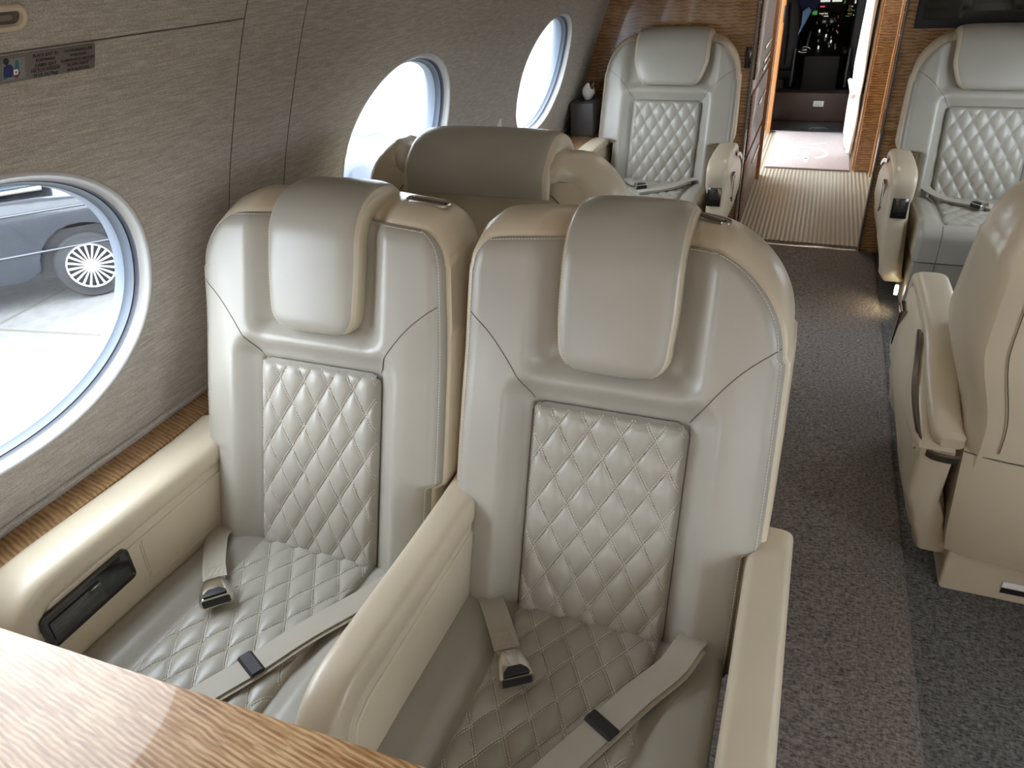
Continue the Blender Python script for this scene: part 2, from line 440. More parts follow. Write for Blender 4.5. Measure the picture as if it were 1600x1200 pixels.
o = struct(b.build('wall_front_right')); o['label'] = 'glossy figured wood bulkhead right of the passage'
# dropped carpet runner of the aisle
b = MB()
rows = []
secx = [(-.50, .0), (-.50, .010), (-.495, .013), (.405, .013), (.416, .012), (.424, .007), (.428, .0)]
for y, xl in ((-2.4, .045), (2.50, .045), (2.52, -.325), (4.375, -.325)): rows.append([(xl, y, 0)]+[(x+(0.0 if y < 3 else .006), y, z-0.005) for x, z in secx[3:]])
b.grid(rows, 'carpet', flip=True); o = b.build('aisle_carpet'); tag(o, 'grey-brown woven carpet runner along the aisle', 'carpet')
b = MB(); b.box((.0, 4.385, .004), (.70, .022, .014), 'steel', bev=.003); o = b.build('trim_2'); struct(o); o['label'] = 'bright metal threshold strip at the passage'

# side ledges
def ledge(sd, name):
    b = MB()
    pts = [(-.0, .0)]
    def sec(y, xi):
        xo = prof(.645)+.01
        return [(sd*xo, y, .56), (sd*xo, y, .636), (sd*(xi+.006), y, .636), (sd*(xi+.0015), y, .6345), (sd*xi, y, .630), (sd*xi, y, .56)]
    rows = [sec(-2.42, 1.238), sec(2.9, 1.238), sec(2.93, 1.12), sec(BULK, 1.12)]
    b.grid(rows, 'wood_ledge', flip=(sd < 0)); 
    r2 = [[(sd*xi, y, .56), (sd*(xi+.02), y, 0)] for xi, y in ((1.238, -2.42), (1.238, 2.9), (1.12, 2.93), (1.12, BULK))]
    b.grid(r2, 'cream', flip=(sd < 0))
    o = b.build(name, angle=30); struct(o); return o
o = ledge(-1, 'trim_3'); o['label'] = 'glossy figured wood ledge below the left windows'
o = ledge(1, 'trim_4'); o['label'] = 'glossy figured wood ledge below the right windows'
b = MB(); b.tube([(-(prof(.655)-.004), -2.4, .652), (-(prof(.655)-.004), BULK, .652)], .006, 'fabric', 8); struct(b.build('trim_5'))

# ------------------------------------------------------------------ seats
SN, CN = .309, .951
def PB(x, s, h): return (x, s*SN-.0097-h*CN, .40+s*CN+h*SN)
def quilt(b, fn, q, L, s0, r=.02, puff=.011, base=.006, step=.0032, px=.0585, py=.098, thread=True, flip=False, ph=0.0):
    """diamond quilted panel; fn maps (x, s, h) to a point"""
    nx = max(20, int(2*q/step)); ns = max(20, int(L/step)); rows = []
    def hh(x, s):
        u = x/px+s/py+ph; v = x/px-s/py+ph
        a = abs(math.sin(math.pi*u)*math.sin(math.pi*v))
        d = min(q-abs(x), s, L-s)
        e = sm(d/.022)
        return base+puff*(a**.33)*(0.25+0.75*e)-.014*(1-sm(d/.010))
    def hw(s):
        d = min(s, L-s)
        return q if d >= r else q-r+math.sqrt(max(0, r*r-(r-d)**2))
    for i in range(ns+1):
        s = L*i/ns; w_ = hw(s)
        rows.append([fn(x, s0+s, hh(x, s)) for x in [lerp(-w_, w_, j/nx) for j in range(nx+1)]])
    b.grid(rows, 'grey', flip=flip)
    if thread:
        for sg in (1, -1):
            k0 = int(-q/px-L/py)-2; k1 = int(q/px+L/py)+3
            for k in range(k0, k1):
                # line x/px + sg*s/py + ph = k
                for off in (-.0026, .0026):
                    seg = []
                    n = 60
                    for i in range(n+1):
                        s = L*i/n; x = (k-ph-sg*s/py)*px+off
                        if abs(x) < hw(s)-.004 and .004 < s < L-.004:
                            seg.append((x, s))
                    if len(seg) < 2: continue
                    pts = [fn(x, s0+s, hh(x, s)+.0004) for x, s in seg]
                    nn = []
                    for x, s in seg:
                        p = Vector(fn(x, s0+s, 0)); q2 = Vector(fn(x, s0+s, .01)); nn.append((q2-p).normalized())
                    b.dashes(pts, nn, pitch=.0056, dl=.0038, wd=.0015)

def seat(name, sp):
    """front faces local -y; origin on the floor below the front foot of the backrest"""
    W, Wn, q, hw = sp['W'], sp['Wn'], sp['q'], sp['hw']
    rl, rr, T = sp['rl'], sp['rr'], sp.get('T', .165)
    hi = sp.get('hi', True); Stop = .730; sa = .245
    root = empty(name)
    nl = sp.get('notch', (True, True))
    def wside(s, r, notch):
        w0 = lerp(Wn, W, sm((s-sa+.010)/.020)) if notch else W
        if s > sa+.03 and notch is not None: w0 = W-.012*((s-sa)/(Stop-sa))**2
        wt = W-.012
        if notch is None: w0 = lerp(.292, W-.012*max(0, (s-sa)/(Stop-sa))**2, sm((s-.12)/.25))
        if s > Stop-r: w0 = min(w0, wt-r+math.sqrt(max(0, r*r-(s-(Stop-r))**2)))
        return w0
    ss = [0]
    st = .006 if hi else .012
    while ss[-1] < Stop-.001:
        s = ss[-1]; d = st
        if abs(s-sa) < .02: d = .0025
        if s > Stop-.02: d = .0025
        ss.append(min(Stop, s+d))
    nx = 96 if hi else 56
    QT = .455                                         # top of quilt
    def core(x, s, wl_, wr_):
        wv = wl_ if x < 0 else wr_
        # sdf to quilt rectangle
        dx = abs(x)-q; ds = s-QT
        rq = math.hypot(max(dx, 0), max(ds, 0)) if (dx > 0 or ds > 0) else max(dx, ds)
        rise = .036*sm(rq/.055)-.008*(1-sm((rq+.002)/.006))
        out = sm((abs(x)-q-.05)/(max(.02, wv-q-.05)))
        rise -= .014*out if s < .5 else .014*out*sm(1-(s-.5)/.2)
        hx = abs(x)-(hw+.012); hs = (.535-s)
        rh = math.hypot(max(hx, 0), max(hs, 0)) if (hx > 0 or hs > 0) else max(hx, hs)
        sc = 1-sm((rh+.010)/.058)
        return rise*(1-sc)+sc*(-.006)
    e = .030
    rows = []; edgeh = []
    for s in ss:
        wl_ = wside(s, rl, nl[0]); wr_ = wside(s, rr, nl[1]); row = []
        for j in range(nx+1):
            t = j/nx; t = t-0.04*math.sin(2*math.pi*t)*1.6 if True else t
            x = lerp(-wl_, wr_, t)
            d = min(x+wl_, wr_-x, Stop-s, s+.012)
            dr = 0 if d >= e else e*(1-math.sqrt(max(0, 1-(1-max(d, 0)/e)**2)))
            cr = sp.get('crown', .026)*(s/Stop)**7*(1-.75*(x/W)**2)
            row.append((x, s+cr, core(x, s, wl_, wr_)-dr*.85))
        rows.append(row)
    b = MB(); b.grid([[PB(*p) for p in r] for r in rows], 'grey', flip=False)
    # seams from quilt corners to the sides
    for sg, r_ in ((-1, rl), (1, rr)):
        pts = []
        for i in range(22):
            t = i/21; x = sg*lerp(q-.002, W-.016, t); s = lerp(QT+.002, .605, t+.12*math.sin(math.pi*t))
            wv = wside(s, r_, True); d = min(wv-abs(x), Stop-s); dr = 0 if d >= e else e*(1-math.sqrt(max(0, 1-(1-max(d, 0)/e)**2)))
            pts.append(PB(x, s, core(x, s, wv, wv)-dr*.85+.0002))
        b.tube(pts, .0009, 'seam', 6)
    # outline stitching
    if hi:
        off = 4
        def at(i, side):
            return rows[i][2 if side < 0 else -3]
        for side in (-1, 1):
            pts = [PB(p[0], p[1], p[2]+.001) for p in [at(i, side) for i in range(3, len(rows)-1)]]
            b.dashes(pts, [(side*.75, -.65, .1)]*len(pts), pitch=.0058, dl=.0040, wd=.0018)
        pts = [PB(p[0], p[1], p[2]+.001) for p in rows[-3][3:-3]]
        b.dashes(pts, [(0, -.6, .8)]*len(pts), pitch=.0058, dl=.0040, wd=.0018)
    back = b.build('backrest', root, 50)
    # quilted insert
    b = MB(); quilt(b, lambda x, s, h: PB(x, s, h+.004), q, QT-.028, .026, r=.022, step=.0030 if hi else .005, thread=hi, puff=.0125, px=sp.get('px', .0585), py=sp.get('py', .098), ph=.5)
    b.tube([PB(-q-.001, .03, .0), PB(-q-.001, QT-.02, .0), PB(-q+.02, QT, .0), PB(q-.02, QT, .0), PB(q+.001, QT-.02, .0), PB(q+.001, .03, .0)], .0007, 'seam', 6)
    b.build('quilted_insert', back, 60)
    # shell: sides, top and rear
    loop = [r[0] for r in rows]+rows[-1][1:-1]+[r[-1] for r in rows[::-1]]
    n = len(loop); nor = []
    for i in range(n):
        a = loop[max(i-2, 0)]; c = loop[min(i+2, n-1)]
        tx, ts = c[0]-a[0], c[1]-a[1]; l = math.hypot(tx, ts) or 1; nor.append((-ts/l, tx/l))
    def Tf(s): return .39-s*SN
    steps = [(0, 0, 0), (.004, .004, 0), (.02, .0085, .0), (.3, .012, .0), (.62, .010, .0), (.86, 0.0, 0), (.96, -.014, 0), (1.0, -.032, 0)]
    rings = []
    for f, o_, _ in steps:
        ring = []
        for (x, s, h), (nx_, ns_) in zip(loop, nor):
            p = Vector(PB(x+nx_*o_, s+ns_*o_, h)); p.y += f*Tf(s)
            if s > .3: p.z += .018*math.sin(math.pi*min(1, f*1.0))*sm((s-.3)/.4)
            ring.append(p)
        rings.append(ring)
    SR = rings; b = MB(); b.grid(rings, 'cream', flip=False)
    # rear face
    rr_ = []
    for r, s in zip(rows, ss):
        row = []
        for j, p in enumerate(r):
            t = j/nx; L0 = rings[-1][rows.index(r)] if False else None
            row.append(p)
        rr_.append(row)
    rear = []
    m = len(rows)
    zt = None
    for i, r in enumerate(rows):
        A = rings[-1][i]; B = rings[-1][n-1-i]
        row = []
        for j in range(0, nx+1, 4):
            t = j/nx; p = A.lerp(B, t); p.y += .014*math.sin(math.pi*t)**.5*sm((Stop-ss[i])/.03) if 0 < t < 1 else 0
            row.append(p)
        rear.append(row)
    b.grid(rear, 'cream', flip=True)
    cap = [rings[-1][m-1+k] for k in range(0, nx-1)]
    # close the strip between rear top row and the top loop
    topA = rear[-1]; b.add([*topA, *[rings[-1][m-1+min(k, nx)] for k in range(0, nx+1, 4)]],
          [(k, k+1, len(topA)+k+1, len(topA)+k) for k in range(len(topA)-1)], 'cream')
    if sp.get('rearseam'):
        # piped back panel seen from behind
        K = len(rear[0])-1; i0 = next(k for k, v in enumerate(ss) if v > .08); it = next(k for k, v in enumerate(ss) if v > .60)
        up_ = Vector((0, .001, 0))
        A_ = [rear[k][1]+up_ for k in range(i0, it, 3)]; B_ = [rear[k][K-1]+up_ for k in range(i0, it, 3)][::-1]
        tp = [rear[min(it+6, m-1)][q_]+up_ for q_ in range(2, K-1)]
        pts = smooth_path(A_+tp+B_, 3)
        b.tube(pts, .0032, 'cream', 6); b.tube([p+Vector((0, .0025, .003)) for p in pts], .0014, 'seam', 5)
    b.build('backrest_shell', root, 50)['label'] = 'cream leather shell around the backrest'
    # headrest
    hp = sp.get('hpath', [(.141, .903), (.150, .935), (.166, .99), (.184, 1.045), (.201, 1.092), (.232, 1.124), (.278, 1.136), (.33, 1.128), (.385, 1.104)])
    path = smooth_path([(0, y, z) for y, z in hp], 5)
    th = .029; hb = sp.get('hb', hw-.012); rings = []; N_ = 44; tot = len(path)-1
    cum = [0]
    for i in range(tot): cum.append(cum[-1]+(path[i+1]-path[i]).length)
    for i, p in enumerate(path):
        t = (path[min(i+1, tot)]-path[max(i-1, 0)]).normalized(); nrm = Vector((0, -t.z, t.y))
        d = cum[i]; wd = lerp(hb, hw, sm(d/.13)); rc = .045
        if d < rc: wd = wd-rc+math.sqrt(max(1e-6, rc*rc-(rc-d)**2))
        dd = cum[-1]-d; tk = th*min(1, .35+dd/.08)*(1 if d > .02 else lerp(.45, 1, math.sqrt(d/.02)))
        ring = []
        for k in range(N_):
            a = 2*math.pi*k/N_; c, s_ = math.cos(a), math.sin(a)
            ex = math.copysign(abs(c)**(2/7.0), c)*wd; ey = math.copysign(abs(s_)**(2/3.2), s_)*tk
            ey += .004*(1-(ex/wd)**2) if s_ > 0 else 0
            ring.append(p+Vector((ex, 0, 0))+nrm*ey)
        rings.append(ring)
    b = MB()
    b.loft(rings, 'grey', kf=lambda i, j: 'grey' if math.sin(2*math.pi*(j+.5)/N_) > .62 else 'cream')
    if hi:
        for k in (3, N_//2-3):
            pts = [r[k] for r in rings[2:]]; nn = [((rings[i+2][k]-rings[i+2][k+N_//2])).normalized() for i in range(len(pts))]
            pts = [p_+n_*.0006 for p_, n_ in zip(pts, nn)]
            b.dashes(pts, nn, pitch=.0058, dl=.0040, wd=.0018)
    b.build('headrest', root, 60)
    # cushion
    yf = -.50; H0 = .432
    def PC(x, s, h):
        # s runs forward from the back
        y = .06-s; z = H0+.016*sm(s/.45)+h
        r = .055; s1 = .50
        if s > s1:
            a = (s-s1)/r
            if a < math.pi/2: y = .06-s1-(r+h)*math.sin(a); z = H0+.016-r+(r+h)*math.cos(a)
            else: y = .06-s1-(r+h); z = H0+.016-r-(s-s1-r*math.pi/2)
        return (x, y, z)
    cw = Wn-.006; rows = []; cq = sp.get('cq', q); Ls = .50+.055*1.57+.10
    n1 = 72 if hi else 40
    sv = [Ls*i/n1 for i in range(n1+1)]
    for s in sv:
        row = []
        for j in range(49):
            x = lerp(-cw, cw, j/48); d = cw-abs(x); dr = 0 if d > .02 else .02*(1-math.sqrt(max(0, 1-(1-d/.02)**2)))
            dx = abs(x)-cq
            h = .016*sm(dx/.04)-.006*(1-sm(abs(dx)/.006))*(dx > -.005)
            h *= sm((.52-s)/.05); h -= dr
            row.append(PC(x, s, h))
        rows.append(row)
    b = MB(); b.grid(rows, 'grey', flip=True)
    y_, z_ = rows[-1][0][1], rows[-1][0][2]
    b.add([(-cw, y_, z_), (cw, y_, z_), (cw, .05, z_), (-cw, .05, z_), (-cw, .06, H0-.02), (cw, .06, H0-.02)], [(0, 3, 2, 1)], 'grey')
    for sg in (-1, 1):
        b.add([(sg*cw, r[0][1], r[0][2]) for r in rows]+[(sg*cw, .06, z_)], [tuple(range(len(rows)+1))[::sg]], 'cream')
        b.tube([PC(sg*(cq+.001), s, .0) for s in sv if s > .50], .0014, 'seam', 6)
    cu = b.build('seat_cushion', root, 50)
    b = MB(); quilt(b, lambda x, s, h: PC(x, s, h), cq, .485, .018, r=.03, step=.0032 if hi else .006, thread=hi, px=sp.get('px', .0585), py=.095, puff=.0095, flip=True, ph=.5)
    b.build('quilted_insert', cu, 60)
    # pedestal / legrest
    b = MB(); b.prism([(-.42, .02), (-.40, .30), (.10, .30), (.20, .13), (.34, .125), (.345, .0), (-.40, 0)], -(Wn-.02), Wn-.02, 'cream', bev=.012); ped = b.build('pedestal', root, 35)
    b = MB(); b.prism([(-.485, .285), (-.43, .285), (-.40, .03), (-.445, .03)], -(Wn-.01), Wn-.01, 'grey', bev=.010)
    for sg in (-1, 1): b.tube([(sg*(cq+.0), -.4865, .28), (sg*(cq+.0), -.4465, .035)], .0014, 'seam', 5)
    b.build('legrest', root, 35)
    if sp.get('rear'):
        b = MB()
        rows = []
        for z, yy, ww in ((.12, .33, .235), (.135, .375, .255), (.22, .398, .27), (.34, .412, .282), (.46, .400, .288)):
            rows.append([(lerp(-ww, ww, t), yy-.03*abs(2*t-1)**4, z) for t in [k/20 for k in range(21)]])
        b.grid(rows, 'cream', flip=False)
        b.grid([[(r[0][0], .02, r[0][2]), r[0]] for r in rows], 'cream', flip=False); b.grid([[(r[-1][0], .02, r[0][2]), r[-1]] for r in rows], 'cream', flip=True)
        b.grid([[(x, y*.4, .125) for x, y, z in rows[0]], rows[0]], 'cream', flip=False)
        b.grid([rows[-1], [(x, y-.012, z+.006) for x, y, z in rows[-1]], [(x, y-.06, z+.0) for x, y, z in rows[-1]]], 'cream')
        b.tube([(x, y+.001, z) for x, y, z in rows[-1]], .002, 'seam', 6)
        b.build('lower_shell', root, 50)
    # slot on the shoulder
    if sp.get('slot'):
        k = min(range(m-1, m+nx-1), key=lambda q_: abs(loop[q_][0]-sp['slot']))
        A, B2 = SR[3][k], SR[4][k]; p0 = A.lerp(B2, .35); ty = (B2-A).normalized(); tx = (SR[3][k+3]-SR[3][k-3]).normalized()
        tz = tx.cross(ty).normalized(); ty = tz.cross(tx); R = Matrix((tx, ty, tz)).transposed(); cx, cy, cz = p0+tz*.0012
        b = MB()
        def pr(hx, hy, z): return [R @ Vector((p[0], p[1], z))+Vector((cx, cy, cz)) for p in rrect(hx, hy, hy*.98)]
        b.loft([pr(.047, .013, -.002), pr(.047, .013, .003), pr(.044, .0105, .0045), pr(.041, .0085, .003), pr(.040, .008, -.002)], 'chrome', caps=False)
        b.add(pr(.040, .008, .0), [tuple(range(28))], 'matblack')
        b.tube([R @ Vector((t, .001, .001))+Vector((cx, cy, cz)) for t in (-.034, 0, .034)], .0035, 'darkchrome')
        b.build('release_slot', root, 50)['label'] = 'chrome-rimmed slot in the shoulder of the seat'
    return root, PC

def arm_double(root, xc, hwid, name='armrest', screen=False, inner=1, yb_=.12):
    """straight armrest: padded rail that turns down at its front, panel below"""
    path = [(yb_, .622), (.03, .618), (-.10, .618), (-.22, .621), (-.365, .624), (-.410, .618), (-.442, .597), (-.460, .563), (-.466, .52), (-.466, .45), (-.464, .36), (-.46, .25)]
    P = smooth_path([(0, y, z) for y, z in path], 4); rings = []
    for i, p in enumerate(P):
        t = (P[min(i+1, len(P)-1)]-P[max(i-1, 0)]).normalized(); n = Vector((0, -t.z, t.y)); 
        if n.z < 0 and abs(n.z) > .5: n = -n
        n = Vector((0, t.z, -t.y)) if (Vector((0, t.z, -t.y)).z > .0 or Vector((0, t.z, -t.y)).y < -.5) else Vector((0, -t.z, t.y))
        ring = []
        for k in range(28):
            a = 2*math.pi*k/28; c, s_ = math.cos(a), math.sin(a)
            ring.append(p+Vector((xc+math.copysign(abs(c)**(2/3.4), c)*hwid, 0, 0))+n*math.copysign(abs(s_)**(2/3.0), s_)*.032)
        rings.append(ring)
    b = MB(); b.loft(rings, 'cream')
    arm = b.build(name, root, 60)
    b = MB(); hb = hwid-.006
    b.prism([(yb_, .60), (-.40, .60), (-.44, .56), (-.448, .12), (yb_, .12)], xc-hb, xc+hb, 'cream', bev=.006)
    for sg in ((1, -1) if not screen else (inner,)):
        x1 = xc+sg*(hb+.0045)
        poly = [(yb_-.03, .578), (-.375, .580), (-.410, .565), (-.426, .53), (-.426, .40), (.06, .385)]
        b.prism(poly, xc, x1, 'cream', bev=.005)
        if screen:
            sx = x1
            st_ = [(-.20, .555), (-.20, .49), (-.185, .475), (.02, .46)]
            for dx in (0, .006):
                b.tube([(sx+sg*.0008, y-dx, z-dx) for y, z in smooth_path([(-.205, .575, 0), (-.205, .50, 0), (-.19, .475, 0), (.04, .458, 0)], 5) for y, z in [(y, z)]] if False else
                       [(sx+sg*.0008, p.x-dx, p.y-dx) for p in smooth_path([(-.205, .575, 0), (-.207, .50, 0), (-.19, .478, 0), (.04, .462, 0)], 5)], .0014, 'cream', 5)
    b.build('side_panel', arm, 35)
    if screen:
        sg = inner; x1 = xc+sg*(hb+.0045)
        b = MB(); R = Matrix.Rotation(0, 3, 'X')
        yc, zc = -.338, .553
        def rg(hx, hy, r, dx): return [(x1+sg*dx, yc+p[0], zc+p[1]-.02*0) for p in rrect(hx, hy, r, 5)][::sg]
        b.loft([rg(.098, .036, .010, -.004), rg(.098, .036, .010, .004), rg(.094, .032, .008, .0055), rg(.092, .030, .008, .003)], 'black', caps=True)
        b.build('control_bezel', arm, 35)['label'] = 'glossy black control bezel in the armrest panel'
        b = MB(); b.box((x1+sg*.0045, yc-.030, zc-.002), (.003, .11, .040), 'screen', bev=.001)
        b.build('control_screen', arm, 35)
    return arm

def arm_single(root, sg, xo=.338, hi=True):
    """curved armrest with a long side wing; sg = +1 / -1 side"""
    path = [(-.335, .50), (-.350, .56), (-.345, .600), (-.315, .622), (-.25, .628), (-.10, .630), (.05, .624), (.14, .602), (.22, .560), (.285, .515), (.335, .482), (.365, .470)]
    wid = [.046, .047, .048, .048, .048, .048, .046, .042, .038, .036, .036, .034]
    offx = [0, 0, 0, 0, 0, 0, 0, .004, .004, -.004, -.014, -.024]
    P = smooth_path([(wid[i], y, z) for i, (y, z) in enumerate(path)], 4); O = smooth_path([(o, 0, 0) for o in offx], 4)
    rings = []; N_ = 24
    for i, p in enumerate(P):
        a, c = P[max(i-1, 0)], P[min(i+1, len(P)-1)]; t = Vector((0, c.y-a.y, c.z-a.z)).normalized(); n = Vector((0, -t.z, t.y))
        ring = []; hwid = p.x; tk = .024
        if i < 2: hwid *= .9; tk *= .9
        if i > len(P)-3: hwid *= .75; tk *= .75
        for k in range(N_):
            q = 2*math.pi*k/N_; cc, s_ = math.cos(q), math.sin(q)
            ring.append(Vector((sg*(xo+O[i].x)+math.copysign(abs(cc)**(2/3.0), cc)*hwid, p.y, p.z))+n*math.copysign(abs(s_)**(2/3.0), s_)*tk)
        rings.append(ring)
    b = MB(); b.loft(rings, 'cream'); arm = b.build('armrest', root, 60)
    # wing below
    b = MB()
    poly = [(-.330, .598), (-.352, .54), (-.372, .40), (-.378, .28), (-.360, .17), (-.325, .125), (-.27, .11), (.10, .085), (.27, .062), (.305, .085), (.345, .28), (.372, .452), (.335, .465), (.285, .500), (.22, .545), (.14, .588), (.05, .608), (-.2, .614)]
    wv = []
    sd = [(.020, .030), (.036, .010), (.041, 0.0)]
    def inset(poly, d):
        cx = sum(p[0] for p in poly)/len(poly); cz = sum(p[1] for p in poly)/len(poly); out = []
        n = len(poly)
        for i in range(n):
            a = Vector(poly[i-1]); c = Vector(poly[(i+1) % n]); t = (c-a).normalized(); nn = Vector((-t.y, t.x))
            if nn.dot(Vector((cx, cz))-Vector(poly[i])) < 0: nn = -nn
            out.append((poly[i][0]+nn.x*d, poly[i][1]+nn.y*d))
        return out
    def bulge(y, z):
        P_z = [(.05, -.075), (.10, -.065), (.2, -.03), (.3, .002), (.42, .026), (.50, .024), (.57, .010), (.62, 0), (.7, 0)]
        for (za, va), (zb, vb) in zip(P_z, P_z[1:]):
            if za <= z <= zb: v = lerp(va, vb, sm((z-za)/(zb-za))); break
        else: v = 0
        return v*sm((y+.42)/.16)*(1 if y < .1 else lerp(1, .1 if v > 0 else 1, sm((y-.1)/.25)))
    rings = []
    # resample the outline so the outer face can bulge
    dense = []
    for i_, p_ in enumerate(poly):
        q_ = poly[(i_+1) % len(poly)]; k_ = max(1, int(math.hypot(q_[0]-p_[0], q_[1]-p_[1])/.03))
        dense += [(lerp(p_[0], q_[0], t/k_), lerp(p_[1], q_[1], t/k_)) for t in range(k_)]
    poly = dense; NDENSE = len(poly)
    for dx, ins in ((-.040, .012), (-.038, .004), (-.032, 0), (.026, 0), (.036, .005), (.042, .014), (.045, .03), (.047, .06), (.048, .10), (.048, .16), (.048, .21)):
        rings.append([(sg*(xo+dx+bulge(y, z)), y, z) for y, z in inset(poly, ins)][::sg])
    b.loft(rings, 'cream')
    b.build('side_wing', arm, 40)
    # dark trim under the rear curve
    b = MB(); pts = [(sg*(xo+.0465+o+max(0, bulge(y, z))), y, z) for y, z, o in ((.02, .598, .0), (.12, .577, .002), (.20, .535, .003), (.27, .488, -.002), (.33, .452, -.012), (.372, .440, -.028), (.388, .441, -.055), (.392, .443, -.09))]
    pts = smooth_path(pts, 4)
    b.ribbon(pts, (0, .002, .0095), .010, 'darkchrome')
    b.build('dark_trim', arm, 40)['label'] = 'dark glossy trim strip under the rear curve'
    # glossy control on the front face, another on the outer face
    b = MB(); R = Matrix.Rotation(math.radians(-7), 3, 'X')
    b.box((sg*xo, -.364, .490), (.066, .014, .100), 'black', R=R, bev=.004)
    b.box((sg*xo, -.3705, .500), (.048, .004, .060), 'screen', R=R, bev=.001); b.build('control_screen', arm, 35)['label'] = 'glossy black control panel'
    b = MB(); b.prism([(-.27, .565), (-.30, .47), (-.235, .40), (-.19, .565)], sg*(xo+.040), sg*(xo+.0735), 'darkchrome', bev=.002)
    b.prism([(-.262, .552), (-.283, .478), (-.238, .43), (-.208, .552)], sg*(xo+.072), sg*(xo+.0755), 'black')
    b.build('side_handle', arm, 35)
    return arm

def belt(root, fn, strap, buckle_at, sp2, slider=None):
    """two straps on the cushion; fn(x, y, h) places a local point"""
    def dirw(pts, i, hw_):
        a, c = Vector(pts[max(i-1, 0)]), Vector(pts[min(i+1, len(pts)-1)]); t = (c-a).normalized()
        return Vector((t.y, -t.x, 0)).normalized()*hw_
    P = smooth_path(strap, 5); b = MB(); b.ribbon(P, [dirw(P, i, .0235*(1 if i < len(P)-3 else (.85, .72, .66)[i-len(P)+3])) for i in range(len(P))], .0022, 'belt')
    # stitched doubled end
    e0 = P[-1]; t = (P[-1]-P[-6]).normalized(); side = Vector((t.y, -t.x, 0)).normalized(); up = Vector((0, 0, 1))
    c0 = e0-t*.042
    b.ribbon([c0-t*.020+up*.0025, c0+t*.020+up*.0028], side*.0235, .002, 'belt')
    for k in (-.017, .017):
        b.dashes([c0+side*k-t*.018+up*.0042, c0+side*k+t*.018+up*.0042], up, pitch=.003, dl=.002, wd=.001)
    for k in (-.018, -.014, .012, .016): b.dashes([c0+side*-.018+t*k+up*.0042, c0+side*.018+t*k+up*.0042], up, pitch=.003, dl=.002, wd=.001)
    for k in (0, 1, 2): b.dashes([c0+side*(-.016+.011*k)-t*.012+up*.0042, c0+side*(-.005+.011*k)+t*.010+up*.0042], up, pitch=.003, dl=.002, wd=.001)
    bl = b.build('seat_belt', root, 40)
    # buckle
    b = MB(); rings = []
    O = e0+up*.006-t*.004
    prof_ = [(-.002, .017, .007), (.004, .021, .0105), (.018, .0255, .0135), (.036, .0295, .014), (.052, .0315, .013), (.060, .031, .0115)]
    for l, hw_, tk in prof_:
        ring = []
        for u, v_ in rrect(hw_, tk, tk*.75, 4):
            v2 = v_ + (.004*(1-(u/hw_)**2) if v_ > 0 else 0)
            ring.append(O+t*l+side*u+up*(v2+.004))
        rings.append(ring)
    b.loft(rings, 'buckle')
    b.loft([[O+t*l+side*u+up*(v_+.004) for u, v_ in rrect(hw_, tk, .003, 3)] for l, hw_, tk in ((.048, .022, .006), (.0606, .026, .0088))], 'matblack')
    b.prism([(-.021, .050), (-.011, .040), (.011, .040), (.021, .050), (.0235, .0595), (-.0235, .0595)], 0, .003, 'matblack', axis='z', bev=.001,
            R=Matrix((side, t, up)).transposed() @ Matrix(((1,0,0),(0,1,0),(0,0,1))), c=O+up*.0195)
    b.build('buckle', bl, 40)['label'] = 'polished metal belt buckle with black release opening'
    P = smooth_path(sp2, 5); b = MB(); b.ribbon(P, [dirw(P, i, .0240) for i in range(len(P))], .0022, 'belt')
    b.ribbon([P[i]+Vector((.006, -.003, -.0045)) for i in range(4, len(P))], [dirw(P, i, .0240) for i in range(4, len(P))], .0022, 'belt')
    c0 = P[1]+up*.002; t2 = (P[3]-P[0]).normalized(); s2 = Vector((t2.y, -t2.x, 0)).normalized()
    for k in (-.008, -.003, .004, .009): b.dashes([c0-s2*.020+t2*k+up*.002, c0+s2*.020+t2*k+up*.002], up, pitch=.003, dl=.002, wd=.001)
    b2 = b.build('seat_belt', root, 40)
    if slider is not None:
        i = min(range(len(P)), key=lambda k: abs(k/(len(P)-1)-slider)); p = P[i]; t3 = (P[i+1]-P[i-1]).normalized(); s3 = Vector((t3.y, -t3.x, 0)).normalized()
        b = MB(); b.ribbon([p-t3*.011+up*.001, p-t3*.009+up*.004, p+t3*.009+up*.004, p+t3*.011+up*.001], s3*.0265, .007, 'matblack')
        b.build('belt_slider', b2, 40)['label'] = 'black slider on the belt webbing'

def place(root, x, y, rz=0.0): root.location = (x, y, 0); root.rotation_euler = (0, 0, rz)

NARROW = dict(W=.285, Wn=.262, q=.1425, hw=.104, hb=.098, cq=.143)
WIDE = dict(W=.345, Wn=.262, q=.178, hw=.192, hb=.158, cq=.165, rl=.15, rr=.15, hi=False, px=.066, py=.105)

# seat by the window
r1, PC = seat('cabin_seat', dict(NARROW, rl=.10, rr=.055, slot=.205))
arm_double(r1, -.305, .058, screen=True, inner=1)
z_ = .462
belt(r1, PC, [(-.235, .01, .455), (-.222, -.05, .462), (-.195, -.09, .466), (-.160, -.135, .468), (-.115, -.182, .470)], None,
     [(.235, -.03, .478), (.19, -.11, .472), (.125, -.218, .471), (.078, -.318, .472), (.04, -.39, .474), (.0, -.46, .470)], .60)
place(r1, -.868, .965)
tag(r1, 'grey leather seat beside the large window with an empty left cushion, belt laid open', 'seat', 'pair of reclined leather seats in front')
